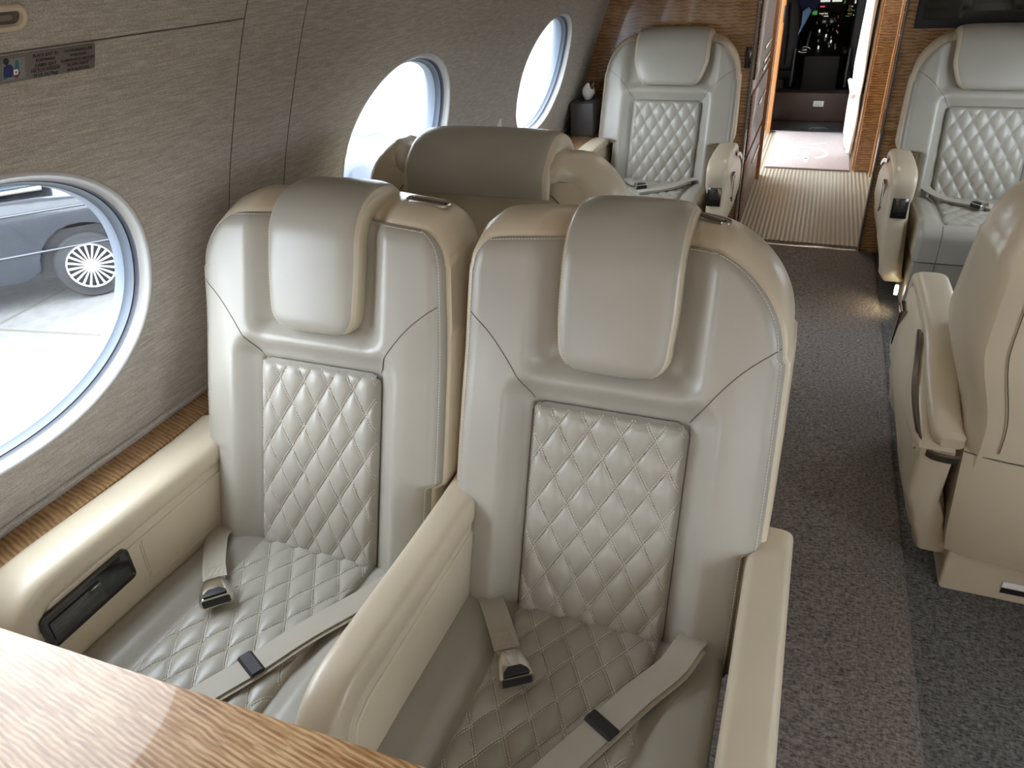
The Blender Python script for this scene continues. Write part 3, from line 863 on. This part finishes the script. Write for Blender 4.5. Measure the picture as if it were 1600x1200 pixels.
# seat by the aisle
r2, PC = seat('cabin_seat', dict(NARROW, rl=.045, rr=.15, slot=.150))
arm_double(r2, -.272, .036)
arm_double(r2, .302, .037)
belt(r2, PC, [(-.205, .01, .445), (-.185, -.03, .458), (-.160, -.065, .464), (-.130, -.108, .467), (-.098, -.155, .468)], None,
     [(.204, .0, .475), (.193, -.035, .485), (.172, -.085, .474), (.132, -.148, .470), (.088, -.23, .470), (.03, -.34, .472), (-.02, -.44, .470)], .67)
place(r2, -.262, .965)
tag(r2, 'large grey leather seat in the centre of the picture, next to the aisle carpet', 'seat', 'pair of reclined leather seats in front')

def wide_belt(root, mir):
    belt(root, None, [(-.17, .02, .45), (-.15, -.06, .46), (-.11, -.13, .462), (-.07, -.19, .463)] if mir < 0 else [(.17, .02, .45), (.15, -.06, .46), (.08, -.14, .462), (.02, -.19, .463)], None,
         [(.19, .0, .465), (.15, -.06, .468), (.10, -.16, .466), (.03, -.24, .468), (-.05, -.30, .468)] if mir < 0 else [(-.22, .03, .50), (-.19, -.03, .480), (-.12, -.11, .468), (-.04, -.16, .468), (.05, -.21, .468)])
# forward left seat, faces the camera
r3, PC = seat('cabin_seat', dict(WIDE, rl=.15, rr=.17)); arm_single(r3, 1); arm_single(r3, -1); wide_belt(r3, -1)
place(r3, -.726, 3.985); tag(r3, 'grey leather seat facing us at the bulkhead left of the passage', 'seat', 'single leather seats')
# forward right seat
r4, PC = seat('cabin_seat', dict(WIDE, rl=.17, rr=.15)); arm_single(r4, 1); arm_single(r4, -1); wide_belt(r4, 1)
place(r4, .755, 3.985); tag(r4, 'grey leather seat facing us at the bulkhead under the dark screen', 'seat', 'single leather seats')
HP = [(.140, .895), (.150, .93), (.168, .99), (.186, 1.045), (.204, 1.092), (.238, 1.126), (.288, 1.136), (.345, 1.122), (.392, 1.082), (.412, 1.035)]
# third window seat seen from behind
r5, PC = seat('cabin_seat', dict(WIDE, rl=.16, rr=.10, rearseam=True, rear=True, notch=(None, None), hpath=HP)); arm_single(r5, 1); arm_single(r5, -1)
place(r5, -.745, 2.05, math.pi); tag(r5, 'leather seat with its back to us, only its top showing behind the front pair', 'seat', 'single leather seats')
# near right seat seen from behind, across the aisle
r6, PC = seat('cabin_seat', dict(WIDE, rl=.15, rr=.15, rearseam=True, rear=True, notch=(None, None), hpath=HP)); arm_single(r6, 1); arm_single(r6, -1)
place(r6, .745, 2.11, math.pi); tag(r6, 'cream leather seat with its back to us at the right edge, across the aisle', 'seat', 'single leather seats')

# ------------------------------------------------------------------ table
b = MB(); R = Matrix.Rotation(math.radians(1.1), 3, 'Z')
b.box((-.62, -.070, .707), (1.20, 1.02, .028), 'wood_table', R=R, bev=.004)
t = empty('conference_table', (0, 0, 0)); tag(t, 'glossy figured wood table top in the lower left corner', 'table')
b.build('table_top', t, 40)
b = MB(); b.box((-.62, -.15, .35), (.16, .30, .69), 'cream', bev=.02); b.build('table_pedestal', t, 40)

# ------------------------------------------------------------------ exterior
GZ = -1.53
def concrete():
    m = mat('apron_concrete', (0.62, 0.60, 0.56), 0.9)
    nt, N, b_, L = nodes(m); v = mapping(N, L, (1,1,1))
    n1 = N('ShaderNodeTexNoise', Scale=6.0, Detail=6.0, Roughness=.7); L(v, n1.inputs[0])
    L(ramp(N, L, n1.outputs[0], [(0.3, (0.11,0.108,0.102)), (0.7, (0.155,0.152,0.145))]), b_.inputs['Base Color'])
    return m
M['apron'] = concrete()
M['carpaint'] = mat('car_paint', (0.018, 0.022, 0.03), 0.25, coat=1.0)
M['carglass'] = mat('car_glass', (0.03, 0.05, 0.07), 0.05, coat=1.0)
M['tyre'] = mat('tyre', (0.02, 0.02, 0.022), 0.8)
M['rim'] = mat('rim_silver', (0.85, 0.85, 0.86), 0.3, 0.6)
M['silver'] = mat('silver_cover', (0.055, 0.065, 0.09), 0.35, 0.0, coat=0.25)
b = MB(); b.add([(-60, -40, GZ), (60, -40, GZ), (60, 80, GZ), (-60, 80, GZ)], [(0, 1, 2, 3)], 'apron')
hx = Vector((.63, .777, 0))
def joint(p, q):
    p, q = Vector(p), Vector(q); d = (q-p).normalized(); p = p-d*8; q = q+d*8; s_ = Vector((d.y, -d.x, 0))*.02
    b.add([p-s_, q-s_, q+s_, p+s_], [(0, 1, 2, 3)], 'seam')
def gz(x, y, z):                         # ground point on the line from the eye through (x, y, z)
    k = (1.55-GZ-.002)/(1.55-z); return (x*k, y*k, GZ+.002)
joint(gz(-6, 3.606, -.977), gz(-6, 4.354, -1.379)); joint(gz(-6, 3.686, -.927), gz(-6, 4.304, -.895))
o = b.build('ground'); struct(o); o['label'] = 'pale concrete apron outside the windows'
def car(name, P0, hd, paint, label, cat='car', L1=.92, L2=3.9):
    root = empty(name, P0); root.rotation_euler = (0, 0, math.atan2(hd[1], hd[0]))
    # local x = forward along the car, y = left (towards +90 deg); wheel centre of the near front wheel at origin
    b = MB(); wdt = 1.85
    low = [(L1, .35), (L1+.03, .6), (L1-.03, .86), (L1-.18, .98), (.35, 1.08), (-.25, 1.13), (-L2+.1, 1.20), (-L2, .9), (-L2, .42)]
    arch = [( .46*math.cos(math.radians(a)), .35+.46*math.sin(math.radians(a))) for a in range(175, -1, -15)]
    arch2 = [(-2.95+x, z) for x, z in arch]
    poly = low+[(-3.41, .36)]+arch2[0:]+[(-2.3, .30), (-.6, .30)]+arch+[(.62, .32)]
    side = [(0.0, -.0), (.04, 0)]
    b.prism(poly, -.02, wdt, paint, axis='y', bev=.02, c=(0, 0, -.35))
    # belt crease and sill
    for z, k, r in ((.994, paint, .014), (.589, paint, .014), (1.217, 'chrome', .022)):
        b.tube([(.30 if z < 1.1 else -.2, -.025, z-.35), (-L2+.2, -.025, z-.35)], r, k, 8)
    for wx in (0, -2.95): b.box((wx, .30, .17), (.98, .5, .48), 'matblack')
    body = b.build('body', root, 30)
    b = MB(); b.prism([(-.12, 1.20), (-.75, 1.60), (-3.3, 1.63), (-3.85, 1.22)], .03, wdt-.04, 'carglass', axis='y', bev=.05, c=(0, 0, -.35)); b.build('windows', root, 30)
    b = MB(); b.prism([(-.72, 1.60), (-.95, 1.68), (-3.2, 1.70), (-3.35, 1.62)], .06, wdt-.07, paint, axis='y', bev=.03, c=(0, 0, -.35)); b.build('roof', root, 30)
    for wx in (0, -2.95):
        for wy, face in ((0.0, -1), (wdt-.2, 1)):
            b = MB(); n = 40
            def rg(r, y): return [(wx+r*math.cos(2*math.pi*k/n), y, r*math.sin(2*math.pi*k/n)) for k in range(n)]
            ys = [wy+.02, wy, wy-.02] if face < 0 else [wy+.18, wy+.2, wy+.22]
            y0 = wy-.03 if face < 0 else wy+.21
            y1 = wy+.19 if face < 0 else wy-.0
            b.loft([rg(.24, y0+.012*-face*-1), rg(.255, y0), rg(.33, y0-.0), rg(.35, y0-face*.03), rg(.35, y1), rg(.24, y1)], 'tyre', caps=False)
            b.add(rg(.24, y0-face*.05), [tuple(range(n))], 'matblack')
            wh = b.build('wheel', root, 40)
            b = MB(); b.tube([(wx+.236*math.cos(2*math.pi*k/n), y0, .236*math.sin(2*math.pi*k/n)) for k in range(n)], .012, 'rim', 8, closed=True)
            for k in range(20):
                a = 2*math.pi*k/20; c, s_ = math.cos(a), math.sin(a); tx, tz = -s_, c
                b.add([(wx+r*c+e*tx*w2, y0+yy, r*s_+e*tz*w2) for r, w2 in ((.055, .007), (.232, .011)) for e in (-1, 1) for yy in (0, -face*.02)],
                      [(0,2,6,4), (1,5,7,3), (0,4,5,1), (2,3,7,6), (0,1,3,2), (4,6,7,5)], 'rim')
            b.loft([rg(.06, y0-face*.02), rg(.06, y0+face*.004), rg(.03, y0+face*.010)], 'rim')
            b.build('rim', wh, 40)
    tag(root, label, cat); return root
car('parked_car', (-6.995, 5.38, GZ+.35), (.63, .777), 'carpaint', 'dark car parked outside the nearest window, silver multi-spoke wheel')
b = MB(); rows = []
for i in range(41):
    row = []
    for j in range(41):
        u, v = i/20-1, j/20-1; e_ = min(1-abs(u), 1-abs(v)); h_ = .56*sm(e_/.14)**.7
        h_ += .045*sm(e_/.1)*(math.sin(7*u+5*math.sin(3*v))+.7*math.sin(11*v+4*math.sin(5*u+1))+.5*math.sin(17*u-13*v))
        row.append((-6.75+1.05*u+.05*math.sin(9*v), 9.9+1.35*v+.05*math.sin(8*u), GZ+max(.01, h_)))
    rows.append(row)
b.grid(rows, 'silver'); b.grid([rows[0], [(x, y, GZ) for x, y, z in rows[0]]], 'silver')
o = b.build('equipment_cover', None, 180); tag(o, 'crumpled silver-blue cover low outside the middle window', 'cover')

# ------------------------------------------------------------------ forward passage
def simple(name, label, cat, fn, ang=35, group=None):
    b = MB(); fn(b); o = b.build(name, None, ang); tag(o, label, cat, group); return o
# left: galley cabinet, frame posts, entry door opening
b = MB(); b.box((-.64, 5.08, .975), (.60, 1.26, 1.95), 'wood_dark', bev=.004); cab = b.build('galley_cabinet'); tag(cab, 'dark wood galley cabinet along the left of the passage', 'cabinet')
for zc, hh in ((.22, .40), (.62, .34), (1.35, .96)):
    b = MB(); b.box((-.335, 5.10, zc), (.012, 1.10, hh), 'wood_dark', bev=.003); dr = b.build('door', cab)
for z in (.98, .90, .855, .66, .30):
    b = MB(); b.box((-.325, 5.30, z), (.010, .50, .016), 'steel', bev=.003); b.build('handle', cab)
b = MB(); b.box((-.335, 5.84, .975), (.05, .14, 1.95), 'wood_edge', bev=.004); b.box((-.62, 5.84, .975), (.52, .10, 1.95), 'wood_bulk'); struct(b.build('trim_6'))
b = MB(); b.box((-.31, 5.20+.62, 1.0), (.006, .012, .9), 'wood_bulk'); 
b = MB(); b.box((-.372, 7.42, .975), (.045, .16, 1.95), 'wood_edge', bev=.004); b.box((-.76, 7.46, .975), (.74, .06, 1.95), 'wood_bulk')
b.box((-.352, 7.335, .98), (.012, .02, .13), 'matblack', bev=.002); o = struct(b.build('trim_7')); o['label'] = 'light wood door frame at the entry'
# right: second bulkhead, panelled wall, edge strip with latch
b = MB(); b.box((.90, 6.16, .975), (1.12, .06, 1.95), 'wood_bulk', bev=.003); o = struct(b.build('wall_front_right_2')); o['label'] = 'figured wood panel further along the right of the passage'
b = MB(); b.box((.46, 5.30, .975), (.02, 1.68, 1.95), 'wood_bulk'); struct(b.build('wall_passage_right'))
b = MB(); b.box((.455, 6.06, .975), (.026, .13, 1.95), 'wood_edge', bev=.004)
dj = b.build('sliding_door'); tag(dj, 'light wood edge of the sliding door tucked into the right side of the passage', 'door')
b = MB(); b.prism([(6.06+.022*math.cos(a), .93+.075*math.sin(a)) for a in [2*math.pi*k/24 for k in range(24)]], .440, .4435, 'matblack'); b.build('finger_pull', dj)
b = MB(); b.box((.4405, 6.04, .345), (.010, .03, .045), 'chrome', bev=.004); b.build('latch', dj)
b = MB(); b.box((.345, 6.80, .975), (.02, 1.22, 1.95), 'wood_bulk'); b.box((.336, 6.20, .975), (.012, .02, 1.95), 'wood_edge'); struct(b.build('wall_passage_right_2'))
# curtain
b = MB(); rows = []
for i in range(41):
    z = .03+1.72*i/40; pin = 1-.35*math.exp(-((z-.46)/.10)**2)
    row = []
    for j in range(97):
        t = j/96; yy = 6.55+.80*t; x = .300+(.018*math.sin(2*math.pi*9*t+.6*math.sin(3*z))+.006*math.sin(5*z+9*t))*pin-.02*t
        row.append((x, yy, z))
    rows.append(row)
b.grid(rows, 'tissue'); b.grid([[(x+.004, y, z) for x, y, z in r] for r in rows], 'tissue', flip=True)
cur = b.build('curtain', None, 60); tag(cur, 'white pleated curtain drawn back at the right of the entry', 'curtain')
b = MB(); b.tube([(.262, 6.50, .47), (.258, 6.9, .46), (.25, 7.36, .46)], .018, 'tissue', 8); b.build('tie_band', cur)
# entry mat with its woven oval emblem
b = MB(); b.prism([(-.297, 6.12), (.313, 6.12), (.313, 7.39), (-.297, 7.39)], .0015, .016, 'mat', axis='z', bev=.004, seg=2)
mt = b.build('entry_mat'); tag(mt, 'pale pinkish carpet mat with an oval emblem in the entry', 'mat')
b = MB(); pts = []
for k in range(60):
    a = math.radians(-62+k*(338)/59); pts.append((.0+.145*math.cos(a), 6.60+.185*math.sin(a), .0165))
b.ribbon(pts, [Vector((math.cos(math.radians(-62+k*338/59))*.014, math.sin(math.radians(-62+k*338/59))*.016, 0)) for k in range(60)], .002, 'tissue')
b.ribbon([(-.005, 6.13+.16, .0165), (-.005, 6.62, .0165)], (.012, 0, 0), .002, 'tissue')
b.ribbon([(-.10, 6.99, .0165), (-.03, 6.92, .0165), (.14, 6.97, .0165)], (0, .014, 0), .002, 'tissue')
b.build('emblem', mt)['label'] = 'white open oval emblem woven into the mat'
# ------------------------------------------------------------------ cockpit
M['brown'] = mat('dark_brown_panel', (0.035, 0.018, 0.013), 0.5)
M['greymet'] = mat('grey_metal', (0.30, 0.31, 0.33), 0.35, 1.0)
M['navy'] = mat('navy_cloth', (0.012, 0.016, 0.06), 0.9)
M['sky'] = mat('light_blue_cloth', (0.17, 0.32, 0.55), 0.9)
M['amber'] = mat('amber_display', (0.02,0.02,0.01), 0.3, emit=(0.55, 0.45, 0.08), estr=.45)
M['green'] = mat('green_display', (0.01,0.02,0.01), 0.3, emit=(0.10, 0.40, 0.08), estr=.5)
M['whitelit'] = mat('lit_legend', (0.2,0.2,0.2), 0.3, emit=(0.85, 0.85, 0.75), estr=.8)
M['redlit'] = mat('red_legend', (0.2,0.02,0.02), 0.3, emit=(0.75, 0.15, 0.18), estr=.7)
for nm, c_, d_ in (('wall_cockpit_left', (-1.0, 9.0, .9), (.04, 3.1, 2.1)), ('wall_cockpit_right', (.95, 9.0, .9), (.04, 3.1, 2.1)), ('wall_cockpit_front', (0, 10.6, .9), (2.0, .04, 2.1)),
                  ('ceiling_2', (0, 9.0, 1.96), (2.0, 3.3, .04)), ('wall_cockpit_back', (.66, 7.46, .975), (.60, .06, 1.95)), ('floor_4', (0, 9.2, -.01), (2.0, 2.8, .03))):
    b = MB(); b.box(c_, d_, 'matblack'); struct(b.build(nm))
b = MB(); b.box((.0, 7.635, .008), (.72, .44, .016), 'greymet', bev=.003); b.tube([(-.02, 7.50, .018), (.0, 7.50, .032), (.12, 7.50, .032), (.14, 7.50, .018)], .008, 'matblack', 8)
o = b.build('floor_plate'); tag(o, 'dark metal floor plate with a flush handle at the cockpit sill', 'floor plate')
b = MB(); b.box((-.03, 7.99, .14), (.80, .24, .26), 'brown', bev=.012); jp = b.build('cockpit_step'); tag(jp, 'dark brown box with a small white placard at the cockpit entrance', 'step')
b = MB(); b.box((.028, 7.866, .175), (.09, .006, .048), 'white', bev=.001)
for k in range(3): b.box((.028, 7.8625, .188-.013*k), (.066, .002, .003), 'seam')
b.build('placard', jp)
# centre pedestal
ped = empty('cockpit_pedestal', (0, 8.83, 0)); tag(ped, 'dark cockpit centre pedestal with throttle levers and switches', 'pedestal')
b = MB(); b.prism([(-.45, .10), (-.42, .52), (-.1, .62), (.55, .78), (.62, .10)], -.17, .17, 'matblack', bev=.02); b.build('console', ped)
random.seed(3)
for k, x in enumerate((-.035, .035)):
    b = MB(); b.tube([(x, -.05, .60), (x, .0, .78)], .008, 'chrome'); b.box((x, .0, .79), (.045, .03, .03), 'greymet', bev=.006); b.build('throttle_lever', ped)
for k in range(26):
    b = MB(); x = random.uniform(-.13, .13); y = random.uniform(-.30, .50); z = .555+.27*(y+.3)
    b.box((x, y, z+.02), (.014, .012, .028), random.choice(['chrome', 'greymet', 'whitelit', 'greymet']), bev=.003); b.build('switch', ped)
# seats
for sx, nm, lb in ((-.46, 'pilot_seat', 'dark pilot seat on the left of the cockpit'), (.44, 'pilot_seat', 'dark pilot seat on the right of the cockpit')):
    s_ = empty(nm, (sx, 8.55, 0)); tag(s_, lb, 'seat')
    b = MB(); b.box((0, .15, .36), (.46, .48, .14), 'matblack', bev=.04); b.build('seat_cushion', s_)
    b = MB(); b.box((0, -.14, .72), (.44, .12, .66), 'matblack', bev=.05); b.build('backrest', s_)
    b = MB(); b.box((0, .15, .16), (.26, .34, .30), 'brown', bev=.02); b.build('seat_base', s_)
    for q in (-1, 1):
        b = MB(); b.box((q*.245, .0, .56), (.045, .30, .04), 'matblack', bev=.015); b.tube([(q*.2, -.22, .25), (q*.2, -.22, .60)], .012, 'greymet'); b.build('armrest', s_)
    b = MB(); b.tube([(-.10 if sx > 0 else .10, -.21, 1.0), (-.12 if sx > 0 else .12, -.215, .72), (-.12 if sx > 0 else .12, -.21, .45)], .010, 'chrome'); b.build('harness_guide', s_)
# harness buckle and wheel like fittings seen in the doorway
OV = simple('oval_fitting', 'oval metal fitting shining in the dark cockpit', 'fitting', lambda b: (b.tube([(-.175+.055*math.cos(2*math.pi*k/28), 8.34+.0, .585+.026*math.sin(2*math.pi*k/28)) for k in range(28)], .007, 'chrome', 8, closed=True), b.tube([(-.165, 8.34, .56), (-.185, 8.30, .40)], .007, 'chrome'), b.tube([(-.16, 8.36, .61), (-.145, 8.40, .74)], .016, 'greymet'), b.box((-.175, 8.345, .585), (.05, .012, .02), 'greymet', bev=.004)))
# control columns
for sx in (-.36, .36):
    y_ = empty('control_yoke', (sx*1.15, 9.42, .30)); tag(y_, 'dark control yoke on the %s side of the cockpit' % ('left' if sx < 0 else 'right'), 'control yoke')
    b = MB(); b.tube([(0, 0, -.28), (0, -.06, .34)], .03, 'matblack'); b.build('column', y_)
    b = MB(); b.tube(smooth_path([(-.15, -.10, .48), (-.16, -.09, .36), (-.08, -.06, .33), (.08, -.06, .33), (.16, -.09, .36), (.15, -.10, .48)]), .015, 'greymet'); b.build('yoke_grip', y_)
# instrument panel with displays
ip = empty('instrument_panel', (0, 9.75, 0)); tag(ip, 'cockpit instrument panel with small lit displays', 'instrument panel')
b = MB(); b.box((0, .05, .78), (1.7, .10, .70), 'matblack', bev=.02); b.build('panel', ip)
for x, z, dx, dz, k in ((-.05, .74, .20, .14, 'screen'), (.235, .80, .17, .15, 'screen'), (-.36, .80, .22, .16, 'screen'), (-.66, .80, .2, .16, 'screen'), (.52, .80, .2, .16, 'screen')):
    b = MB(); b.box((x, -.005, z), (dx, .012, dz), k, bev=.004)
    for q in range(9): b.box((x-dx*.4+dx*.8*random.random(), -.013, z-dz*.4+dz*.8*random.random()), (random.uniform(.01, .05), .003, .006), random.choice(['amber', 'amber', 'green', 'whitelit']))
    b.build('display', ip)
for x, z, dx, dz, k in ((-.06, .915, .10, .020, 'whitelit'), (.06, .915, .10, .020, 'whitelit'), (-.08, .86, .05, .012, 'redlit'), (.0, .965, .09, .012, 'whitelit'), (-.02, 1.0, .14, .02, 'amber'), (.14, 1.0, .10, .02, 'redlit'), (-.15, .80, .05, .04, 'green'), (.25, .90, .02, .03, 'whitelit'), (.14, .90, .01, .03, 'green')):
    b = MB(); b.box((x, -.012, z), (dx, .01, dz), k, bev=.002); b.build('indicator', ip)
o = simple('jacket', 'navy jacket with a light blue cloth hanging behind the left pilot seat', 'jacket', lambda b: (b.loft([[(x*w1+cx, 8.30+y*.05, z) for x, y in rrect(.10, .5, .09, 4)] for z, w1, cx in ((1.22, 1.2, -.20), (1.10, 1.1, -.19), (1.0, .9, -.185), (.93, .55, -.19), (.89, .2, -.20))], 'navy')))
b = MB(); b.prism([(-.235, .93), (-.185, .965), (-.158, .93), (-.20, .83), (-.245, .73), (-.25, .74), (-.232, .82)], 8.235, 8.245, 'sky', axis='y', bev=.002); b.build('shirt', o)['label'] = 'light blue cloth'
# ------------------------------------------------------------------ small things on the bulkheads and ledges
def tv(b): b.box((.86, 4.375, 1.42), (.94, .045, .56), 'matblack', bev=.006)
o = simple('wall_screen', 'large black television screen on the right bulkhead', 'television', tv)
b = MB(); b.box((.86, 4.3515, 1.43), (.885, .004, .50), 'screen', bev=.001); b.build('display', o)
simple('wall_keypad', 'small black switch panel on the left wood bulkhead beside the passage', 'switch panel', lambda b: (b.box((-.365, 4.393, 1.005), (.030, .014, .105), 'black', bev=.004)))
simple('wall_switch', 'tiny black socket low on the left wood bulkhead', 'socket', lambda b: (b.box((-.360, 4.396, .30), (.022, .008, .030), 'matblack', bev=.003)))
tb = empty('tissue_box', (-1.185, 4.22, .636)); tag(tb, 'dark grey tissue box on the wood ledge in the corner', 'tissue box')
b = MB(); b.box((0, 0, .088), (.13, .25, .175), 'box', bev=.008); b.prism(rrect(.03, .08, .028), .1755, .1775, 'matblack', axis='z'); b.build('cover', tb)
b = MB(); rows = []
for i in range(9):
    z = .172+.075*i/8; row = []
    for j in range(25):
        a = 2*math.pi*j/24; r_ = .010+.022*math.sin(math.pi*min(1, (i/8)*.8+.1))+.008*math.sin(3*a+i*.5)*i/8
        row.append((r_*math.cos(a)*1.0+.015*(i/8)**2, r_*math.sin(a)*1.5, z+.016*math.sin(2*a)*i/8))
    rows.append(row)
b.grid(rows, 'tissue'); b.build('tissue', tb, 80)['label'] = 'white tissue sticking out'
b = MB(); b.prism([(2.84, .637), (3.04, .637), (3.035, .950), (2.82, .80)], -1.232, -1.229, 'white', bev=.001)
o = b.build('folded_card'); tag(o, 'pale folded card standing against the left wall behind the seat', 'card')
# wall placard with its writing
def wframe(y, z, off=.0012):
    dz = .01; t = Vector((-(prof(z+dz)-prof(z-dz)), 0, 2*dz)).normalized(); r = Vector((0, 1, 0)); n = r.cross(t)
    m = Matrix((r, t, n)).transposed().to_4x4(); m.translation = Vector((-prof(z), y, z))+n*off; return m
pl = empty('instruction_placard'); tag(pl, 'small grey exit placard with pictogram and black lettering on the fabric wall', 'placard')
m0 = wframe(.842, 1.4355)
b = MB(); b.prism([m for m in rrect(.094, .0195, .004)], 0, .0008, 'placard' if 'placard' in M else 'greymet', axis='z')
M['placard'] = mat('placard_grey', (0.17, 0.15, 0.14), 0.35, 0.3); M['ink'] = mat('black_ink', (0.012, 0.012, 0.014), 0.5); M['red'] = mat('dark_red', (0.16, 0.02, 0.015), 0.5)
M['picto'] = mat('pictogram_ground', (0.20, 0.21, 0.20), 0.5); M['blue'] = mat('deep_blue', (0.008, 0.016, 0.11), 0.5); M['teal'] = mat('teal', (0.03, 0.13, 0.17), 0.5)
b = MB(); b.prism(rrect(.094, .0195, .004), 0, .0008, 'placard', axis='z'); o = b.build('plate', pl); o.matrix_world = m0
m1 = m0.copy(); 
b = MB(); cx = -.0475
b.box((cx, 0, .0010), (.036, .030, .0006), 'picto')
b.prism([(cx-.016, -.008), (cx-.0155, .004), (cx-.010, .008), (cx-.003, .0065), (cx-.001, .002), (cx-.002, -.010), (cx-.014, -.011)], .001, .0018, 'blue', axis='z')
b.prism([(cx-.017, -.012), (cx-.017, -.002), (cx-.013, .0), (cx-.012, -.014)], .001, .0016, 'teal', axis='z')
b.prism([(cx-.0115+.0042*math.cos(2*math.pi*k/16), .0122+.0048*math.sin(2*math.pi*k/16)) for k in range(16)], .001, .0018, 'ink', axis='z')
b.prism([(cx+.003, .012), (cx+.007, .012), (cx+.0095, -.001), (cx+.001, .0)], .001, .0016, 'teal', axis='z')
b.box((cx+.0025, -.0045, .0018), (.006, .007, .0008), 'tissue'); b.box((cx+.0025, -.0045, .0023), (.0018, .003, .0004), 'ink')
b.prism([(cx-.002, -.011), (cx+.006, -.009), (cx+.011, -.004), (cx+.005, -.014)], .001, .0016, 'red', axis='z')
o = b.build('pictogram', pl); o.matrix_world = m0
def text(s_, x, y, size, par, mw_, matk='ink', al='CENTER', name='lettering'):
    c = bpy.data.curves.new(name, 'FONT'); c.body = s_; c.size = size; c.align_x = al; c.align_y = 'CENTER'; c.extrude = .00012; c.offset = size*.012
    c.materials.append(M[matk]); o = bpy.data.objects.new(name, c); COL.objects.link(o); o.parent = par
    o.matrix_world = mw_ @ Matrix.Translation((x, y, .0011)); TXT.append(o); return o
TXT = []
for i, s_ in enumerate(('PLACE EXIT IN', 'FORWARD', 'CABIN SEAT')): text(s_, .005, .0135-.0072*i, .0066, pl, m0)
for i, s_ in enumerate(('HATCH WEIGHS', '59 LB (26,75kg)')): text(s_, .005, -.0085-.0070*i, .0066, pl, m0)
for i, s_ in enumerate(('NOTAUSGANG AM', 'VORDEREN', 'KABINENSITZ ABLEGEN')): text(s_, .0625, .0135-.0072*i, .0058, pl, m0)
for i, s_ in enumerate(('KLAPPE WIEGT', '26,75 kg (59 LBS)')): text(s_, .0625, -.0085-.0070*i, .0058, pl, m0)
b = MB(); b.box((.005, -.0048, .0011), (.044, .0006, .0004), 'red'); b.box((.0625, -.0048, .0011), (.056, .0006, .0004), 'red'); o = b.build('rule', pl); o.matrix_world = m0
# recessed release handle above the placard
hr = empty('release_handle'); tag(hr, 'cream recessed hatch handle at the very top left corner', 'handle')
mh = wframe(.715, 1.500)
b = MB()
def rq(hx, hy, z): return [(p[0], p[1], z) for p in rrect(hx, hy, hy*.98)]
b.loft([rq(.101, .0175, 0), rq(.101, .0175, .004), rq(.098, .015, .006), rq(.093, .0105, .005), rq(.091, .0095, -.010)], 'cream', caps=False)
o = b.build('surround', hr); o.matrix_world = mh
b = MB(); b.add(rq(.091, .0095, -.0), [tuple(range(28))], 'seam'); b.add([(x, y, .0012) for x, y, z in rq(.080, .004, 0)], [tuple(range(28))], 'darkchrome'); o = b.build('recess', hr); o.matrix_world = mh
# courtesy lights under the right hand seats (lens and its own light)
M['lens'] = mat('lamp_lens', (1,1,1), .3, emit=(1.0, .93, .72), estr=9.0)
for x, y, lb in ((.478, 3.60, 'small round courtesy lamp glowing at the foot of the far right seat'), (.475, 2.06, 'small courtesy lamp hidden under the near right seat')):
    cl = empty('courtesy_lamp', (x, y, .11)); tag(cl, lb, 'lamp')
    b = MB(); b.loft([[(dx, .016*math.cos(a), .024*math.sin(a)) for a in [2*math.pi*k/20 for k in range(20)]][::-1] for dx in (.006, -.004, -.007)], 'lens'); b.build('lens', cl)
    l = bpy.data.lights.new('courtesy_light', 'SPOT'); l.energy = .8; l.color = (1, .80, .48); l.spot_size = math.radians(120); l.spot_blend = .7; l.shadow_soft_size = .01
    lo = bpy.data.objects.new('courtesy_light', l); COL.objects.link(lo); lo.parent = cl; lo.location = (-.015, 0, 0); lo.rotation_euler = (0, math.radians(-35), math.radians(180)); lo.rotation_euler = Vector((-.6, 0, -.8)).to_track_quat('-Z', 'Y').to_euler()
# part labels on the near right seat's pedestal
b = MB(); b.box((.0, 0, 0), (.11, .0015, .018), 'tissue'); b.box((.012, -.0003, -.021), (.085, .0015, .016), 'ink')
o = b.build('data_plate'); o.parent = [c for c in r6.children if c.name.startswith('pedestal')][0]; o.location = (.105-.06, .3475, .055); 

dg = bpy.context.evaluated_depsgraph_get()
for o in TXT:
    mwk = o.matrix_world.copy(); me = bpy.data.meshes.new_from_object(o.evaluated_get(dg)); me.materials.clear(); me.materials.append(M['ink'])
    n_ = bpy.data.objects.new('letter_line', me); COL.objects.link(n_); n_.parent = pl; n_.matrix_parent_inverse.identity(); n_.matrix_world = mwk
    bpy.data.objects.remove(o)
